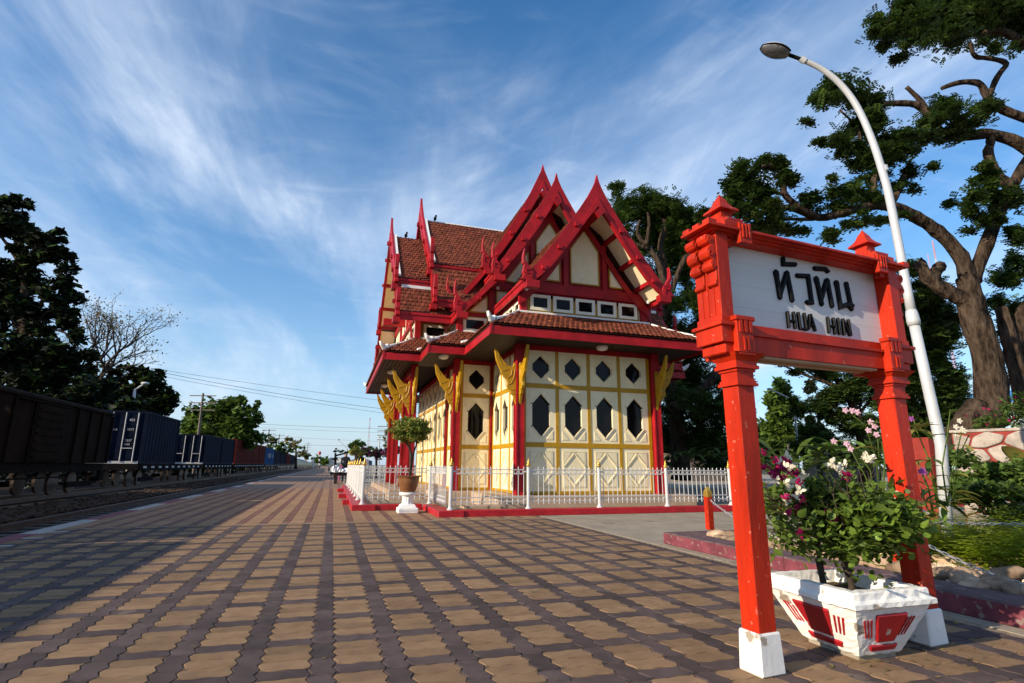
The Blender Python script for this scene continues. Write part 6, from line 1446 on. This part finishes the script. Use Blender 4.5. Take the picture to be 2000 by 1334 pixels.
def mast(label, x, y0, y1, d, w):
    o = thing('radio_mast', label, 'mast', at_z(x, 907.5+FOC*EYE/d, 0)); T_ = at_d(x, y0, d); B_ = Vector((T_.x, T_.y, -.4)); n = 12
    for i in range(n):
        a, c = B_.lerp(T_, i/n), B_.lerp(T_, (i+1)/n); s = MB(); ww = w*(1-.7*i/n)
        for dx, dy in ((-1,-1), (1,-1), (1,1), (-1,1)): s.bar(a+Vector((dx*ww,dy*ww,0)), c+Vector((dx*ww*.94,dy*ww*.94,0)), w*.22, w*.22)
        s.bar(a+Vector((-ww,-ww,0)), c+Vector((ww,-ww,0)), w*.14, w*.14); s.bar(a+Vector((ww,-ww,0)), c+Vector((-ww,-ww,0)), w*.14, w*.14); part('section', s, K['petal_p'] if i % 2 else K['silver'], o)
mast('tall red and white radio mast far behind the platform end', 723, 815, 905, 240, .5); mast('red and white radio mast visible left of the rain tree trunk', 1821, 470, 905, 150, .35); mast('slim white radio mast beside the taller one', 1812, 496, 905, 150, .18)
# --- far end of the platform
sgn = thing('railway_signal', 'railway signal with a red head on a white banded post', 'signal', at_z(624, 911, -.3)); 
for k in range(5): part('post_band', MB().tube([at_d(624,909-k*4.2,125), at_d(624,909-(k+1)*4.2,125)], .18, 8), K['silver'] if k % 2 == 0 else K['steel'], sgn)
part('head', MB().ball(at_d(624.5,885,125), .32, .32, .42, 10, 6), K['signal'], sgn)
wp = thing('marker_post', 'short white marker post beside the track', 'post', at_z(612, 914, -.3)); part('post', MB().tube([at_d(612,914,110), at_d(612,899,110)], .16, 6), K['silver'], wp); part('cap', MB().box(-.01,.01,-.01,.01,0,.01) if False else MB().ball(at_d(612,898,110), .22,.22,.15,6,4), K['silver'], wp)
nb = thing('notice_board', 'white board on posts behind the layered dark tree', 'sign board', at_z(655, 920, 0)); a_, c_ = at_d(644,899,62), at_d(668,899,62)
part('board', MB().prism([a_+Vector((0,0,-.25)), c_+Vector((0,0,-.25)), c_+Vector((0,0,.3)), a_+Vector((0,0,.3))], (0,.08,0)), K['silver'], nb); part('post', MB().tube([Vector((a_.x,a_.y,0)), a_], .06, 6), K['silver'], nb)
ct = thing('cloud_pruned_tree', 'dark tree clipped into flat layers at the far end of the platform', 'tree', at_z(654.5, 932, 0)); b = MB(); branch(b, [at_d(654.5,934,42), at_d(655,910,42), at_d(655,885,42)], .12, .08, 6); branch(b, [at_d(655,890,42), at_d(675,885,42), at_d(690,880,42)], .08, .05, 6); part('trunk', b, K['bark'], ct)
crown(ct, [px_clump(*c, 42) for c in ((655,880,7,5), (670,882,9,6), (684,883,9,6), (698,884,9,5), (655,895,7,3), (672,896,8,3))], 3000, .08, [K['leaf_dark'], K['leaf_mid']], mix=.2)
rb = thing('flowering_shrub', 'dark reddish shrub at the foot of the layered tree', 'shrub', at_z(648, 934, 0)); crown(rb, [px_clump(646,918,7,10,41), px_clump(652,925,7,8,41)], 900, .10, [K['leaf_dark'], K['bougpurple']], mix=.4, nm='leaves')
yb = thing('yellow_bush', 'round yellow green clipped bush just above the far fence finials', 'shrub', at_z(698, 935, 0)); crown(yb, [px_clump(698,880,16,10,27), px_clump(690,884,10,8,27), px_clump(706,884,10,8,27)], 1500, .08, [K['leaf_yel'], K['leaf_lit']], mix=.35); part('stem', MB().tube([at_z(698,934.5,0), at_d(698,885,27)], .05, 6), K['twig'], yb)
bh = thing('bougainvillea_hedge', 'long purple flowering hedge behind the fence at the far end', 'hedge', at_z(740, 930, 0)); crown(bh, [px_clump(x, 882+(4 if k % 2 else 0), 16, 13, 38) for k, x in enumerate(range(700, 800, 13))], 1500, .12, [K['bougpurple'], K['leaf_dark']], mix=.55, nm='leaves')
for x in (706, 735, 768): part('trunk', MB().tube([at_z(x, 935, 0), at_d(x, 890, 38)], .08, 6), K['bark'], bh)
gt = simple_tree('green tree rising over the purple hedge', [(694,866,14,10), (705,870,14,10), (685,873,10,8), (720,876,12,7)], 60, 220, .26, [K['leaf_mid'], K['leaf_dark']], [(695,920),(695,890),(695,868)], .2, mix=.5)
simple_tree('pale conifer like tree left of the last red columns', [(757,840,6,14), (754,860,9,12), (760,872,8,12)], 60, 200, .2, [K['leaf_dry'], K['leaf_mid']], [(757,920),(757,880),(757,838)], .15, mix=.5)
upole('utility pole with cross arms just left of the pavilion', 759, 830, 58, 4, 0)
# --- people by the handcart
def figure(label, base, H_, joints, edges, radii, mats_, group=None):
    o = thing('person', label, 'person', base)
    me = bpy.data.meshes.new('body'); me.from_pydata([Vector(j)*H_ for j in joints], edges, []); me.materials.append(mats_[0])
    ob = bpy.data.objects.new('body', me); link(ob, o, base); md = ob.modifiers.new('skin', 'SKIN'); sv_ = me.skin_vertices[0].data
    for i, r in enumerate(radii): sv_[i].radius = (r*H_, r*H_)
    sv_[0].use_root = True; ob.modifiers.new('sub', 'SUBSURF').levels = 1
    hd_ = Vector(base)+Vector(joints[3])*H_
    part('head', MB().ball(hd_+Vector((0,0,.035*H_)), .048*H_, .055*H_, .068*H_, 12, 8).ball(hd_+Vector((0,-.055*H_,.03*H_)), .01*H_, .014*H_, .014*H_, 6, 4), mats_[1], o, smooth=True)
    part('hair', MB().ball(hd_+Vector((0,.012*H_,.062*H_)), .053*H_, .055*H_, .055*H_, 12, 8), K['haired'], o, smooth=True); return o
stand = [(0,0,.53), (0,0,.66), (0,0,.80), (0,-.01,.87), (.06,0,.50), (.065,.0,.27), (.065,0,.02), (-.06,0,.50), (-.065,-.01,.27), (-.065,0,.02), (.11,0,.80), (.14,-.01,.64), (.12,-.10,.55), (-.11,0,.80), (-.14,-.02,.64), (-.10,-.12,.56), (.065,-.07,.015), (-.065,-.07,.015)]
se = [(0,1),(1,2),(2,3),(0,4),(4,5),(5,6),(0,7),(7,8),(8,9),(2,10),(10,11),(11,12),(2,13),(13,14),(14,15),(6,16),(9,17)]; sr = [.075,.075,.08,.032,.055,.038,.028,.055,.038,.028,.042,.03,.022,.042,.03,.022,.022,.022]
figure('person in dark clothes standing behind the white sheet', at_z(672, 941.5, 0), 1.62, stand, se, sr, (K['cloth_dark'], K['skin']))
sit = [(0,0,.30), (0,-.01,.43), (0,-.02,.56), (0,-.03,.63), (.06,-.02,.29), (.07,-.24,.28), (.07,-.26,.03), (-.06,-.02,.29), (-.07,-.24,.28), (-.07,-.26,.03), (.11,-.02,.55), (.14,-.05,.40), (.10,-.18,.32), (-.11,-.02,.55), (-.14,-.05,.40), (-.10,-.18,.32), (.07,-.33,.02), (-.07,-.33,.02)]
figure('person in a pink shirt sitting low beside the standing one', at_z(665, 940, 0), 1.45, sit, se, sr, (K['cloth_pink'], K['skin']))
st = thing('stool', 'low dark stool under the seated person in pink', 'stool', at_z(665, 940, 0)); q = ORG[st.name]; part('seat', MB().box(q.x-.18,q.x+.18,q.y-.02,q.y+.3,.32,.36), K['wood'], st); part('leg', MB().box(q.x-.16,q.x-.12,q.y,q.y+.26,0,.32).box(q.x+.12,q.x+.16,q.y,q.y+.26,0,.32), K['wood'], st)
c0 = at_z(650, 945, 0); hc = thing('handcart', 'low dark wooden luggage cart standing at the far fence corner', 'cart', c0); X0, X1, Y0 = c0.x, at_z(684, 945, 0).x, c0.y
part('deck', MB().box(X0, X1, Y0, Y0+1.6, .40, .56), K['wood'], hc)
for x in (X0+.05, X1-.2):
    for y in (Y0+.02, Y0+1.4): part('leg', MB().box(x, x+.14, y, y+.14, 0, .40), K['wood'], hc)
sh_ = MB(); nx, ny = 14, 8; W_ = X1-X0
def sz(u, v): return .60+.62*math.exp(-((u-.22)/.2)**2)*(1-.25*v)*.5+.14*math.exp(-((u-.75)/.28)**2)+.05*math.sin(u*17+v*9)
sh_.add([(X0-.18+(W_+.3)*i/nx, Y0-.05+1.5*j/ny+.05*math.sin(i*2.1), sz(i/nx, j/ny)) for j in range(ny+1) for i in range(nx+1)]+[(X0-.2+(W_+.3)*i/nx, Y0-.08+.04*math.sin(i*1.7), .57+.02*math.sin(i*1.3)) for i in range(nx+1)],
        [(j*(nx+1)+i, j*(nx+1)+i+1, (j+1)*(nx+1)+i+1, (j+1)*(nx+1)+i) for j in range(ny) for i in range(nx)]+[((ny+1)*(nx+1)+i, (ny+1)*(nx+1)+i+1, i+1, i) for i in range(nx)])
tag(part('white_sheet', sh_, K['sheet'], smooth=False, recalc=False), 'crumpled white sheet draped in a peak over the dark handcart', 'sheet')
# --- low buildings and colour spots at the right
lb = thing('low_building', 'low building with a grey roof half hidden behind the right end of the fence', 'building', at_d(1370,915,40)); a_, c_ = at_d(1330,880,40), at_d(1500,880,40)
part('wall', MB().box(a_.x, c_.x, a_.y, a_.y+5, 0, a_.z), K['polewood'], lb); part('roof', MB().prism([(a_.x-.4,a_.y-.6,a_.z), (a_.x-.4,a_.y+5.6,a_.z), (a_.x-.4,a_.y+2.5,a_.z+1.1)], (c_.x-a_.x+.8,0,0)), K['steel'], lb)
hb2 = thing('shed', 'shed with a pale metal roof behind the pink orchids', 'shed', at_d(1690,915,28)); a_, c_ = at_d(1690,885,28), at_d(1720,885,28)
part('wall', MB().box(a_.x, c_.x, a_.y, a_.y+4, 0, a_.z), K['polewood'], hb2); part('roof', MB().prism([(a_.x-.4,a_.y-.6,a_.z), (a_.x-.4,a_.y+4.6,a_.z+.2), (a_.x-.4,a_.y+4.6,a_.z+.65), (a_.x-.4,a_.y-.6,a_.z+.2)], (c_.x-a_.x+.8,0,0)), K['polewood'], hb2)
pz = thing('parasol', 'orange parasol at the right edge beyond the tree', 'parasol', at_d(2010,915,16)); c_ = at_d(2012,722,16); part('canopy', MB().lathe((c_.x,c_.y), [(1.0*.55,c_.z-.15), (.3,c_.z+.02), (.02,c_.z+.14)], 10), K['orange_c'], pz); part('pole', MB().tube([(c_.x,c_.y,0), c_], .03, 6), K['pole'], pz)
aw = thing('awning', 'blue canvas awning at the right edge beyond the tree', 'awning', at_d(2000,915,17)); a_, c_ = at_d(1968,785,17), at_d(2040,780,17); part('canopy', MB().prism([a_, c_, c_+Vector((0,0,.25)), a_+Vector((0,0,.2))], (.1,1.2,.2)), K['blue_c'], aw); part('post', MB().tube([Vector((c_.x,c_.y,0)), c_], .05, 6).tube([Vector((a_.x+.1,a_.y,0)), a_+Vector((.1,0,0))], .05, 6), K['silver'], aw)
wp2 = thing('white_post', 'white post at the right edge above the stone wall', 'post', at_d(1997,860,8.8)); part('post', MB().box(*(lambda p: (p.x-.05,p.x+.05,p.y-.05,p.y+.05,1.0,1.90))(at_d(1999,840,8.6))), K['white'], wp2)
# --- two birds on the ridges
def bird(label, p):
    o = thing('bird', label, 'bird', p, None); b = MB().ball(p+Vector((0,0,.10)), .06, .10, .07, 10, 7); b.ball(p+Vector((.02,-.07,.18)), .042, .045, .042, 8, 6); b.add([p+Vector((.02,-.11,.185)), p+Vector((.035,-.10,.17)), p+Vector((.005,-.10,.17)), p+Vector((.02,-.16,.17))], [(0,1,3), (1,2,3), (2,0,3), (0,2,1)]); b.bar(p+Vector((0,.07,.09)), p+Vector((0,.20,.04)), .05, .02); part('body', b, K['birdm'], o, smooth=True)
    part('leg', MB().tube([p+Vector((.02,0,.05)), p+Vector((.02,0,-.02))], .006, 4).tube([p+Vector((-.02,0,.05)), p+Vector((-.02,0,-.02))], .006, 4), K['birdm'], o)
bird('dark bird perched on the lower left ridge', Vector((XC-4.0, YC, 9.12))); bird('dark bird perched on the upper ridge', Vector((XC-2.95, YC, 9.96)))

# --- dry leaves and grit blown against the kerbs and over the paving
lc = np.array([(4.0+RNG.normal()*.10, RNG.uniform(2, 6.3), .006) for _ in range(90)]+[(RNG.uniform(2, 8.5), 10.42+RNG.normal()*.05, .006) for _ in range(110)]+[(RNG.uniform(-3, 3.9), RNG.uniform(2.2, 9.5), .006) for _ in range(45)]+[(2.75+RNG.normal()*.25, 2.30+RNG.normal()*.12, .006) for _ in range(40)])
lq = leaf_quads(lc, .018, 3.0, .45); lq[:, :, 2] = np.maximum(lq[:, :, 2], .004); quads('fallen_leaves', lq, [K['leaf_dry'], K['leaf_yel']], None, kind='stuff', mids=(RNG.random(len(lq)) < .25).astype(int))
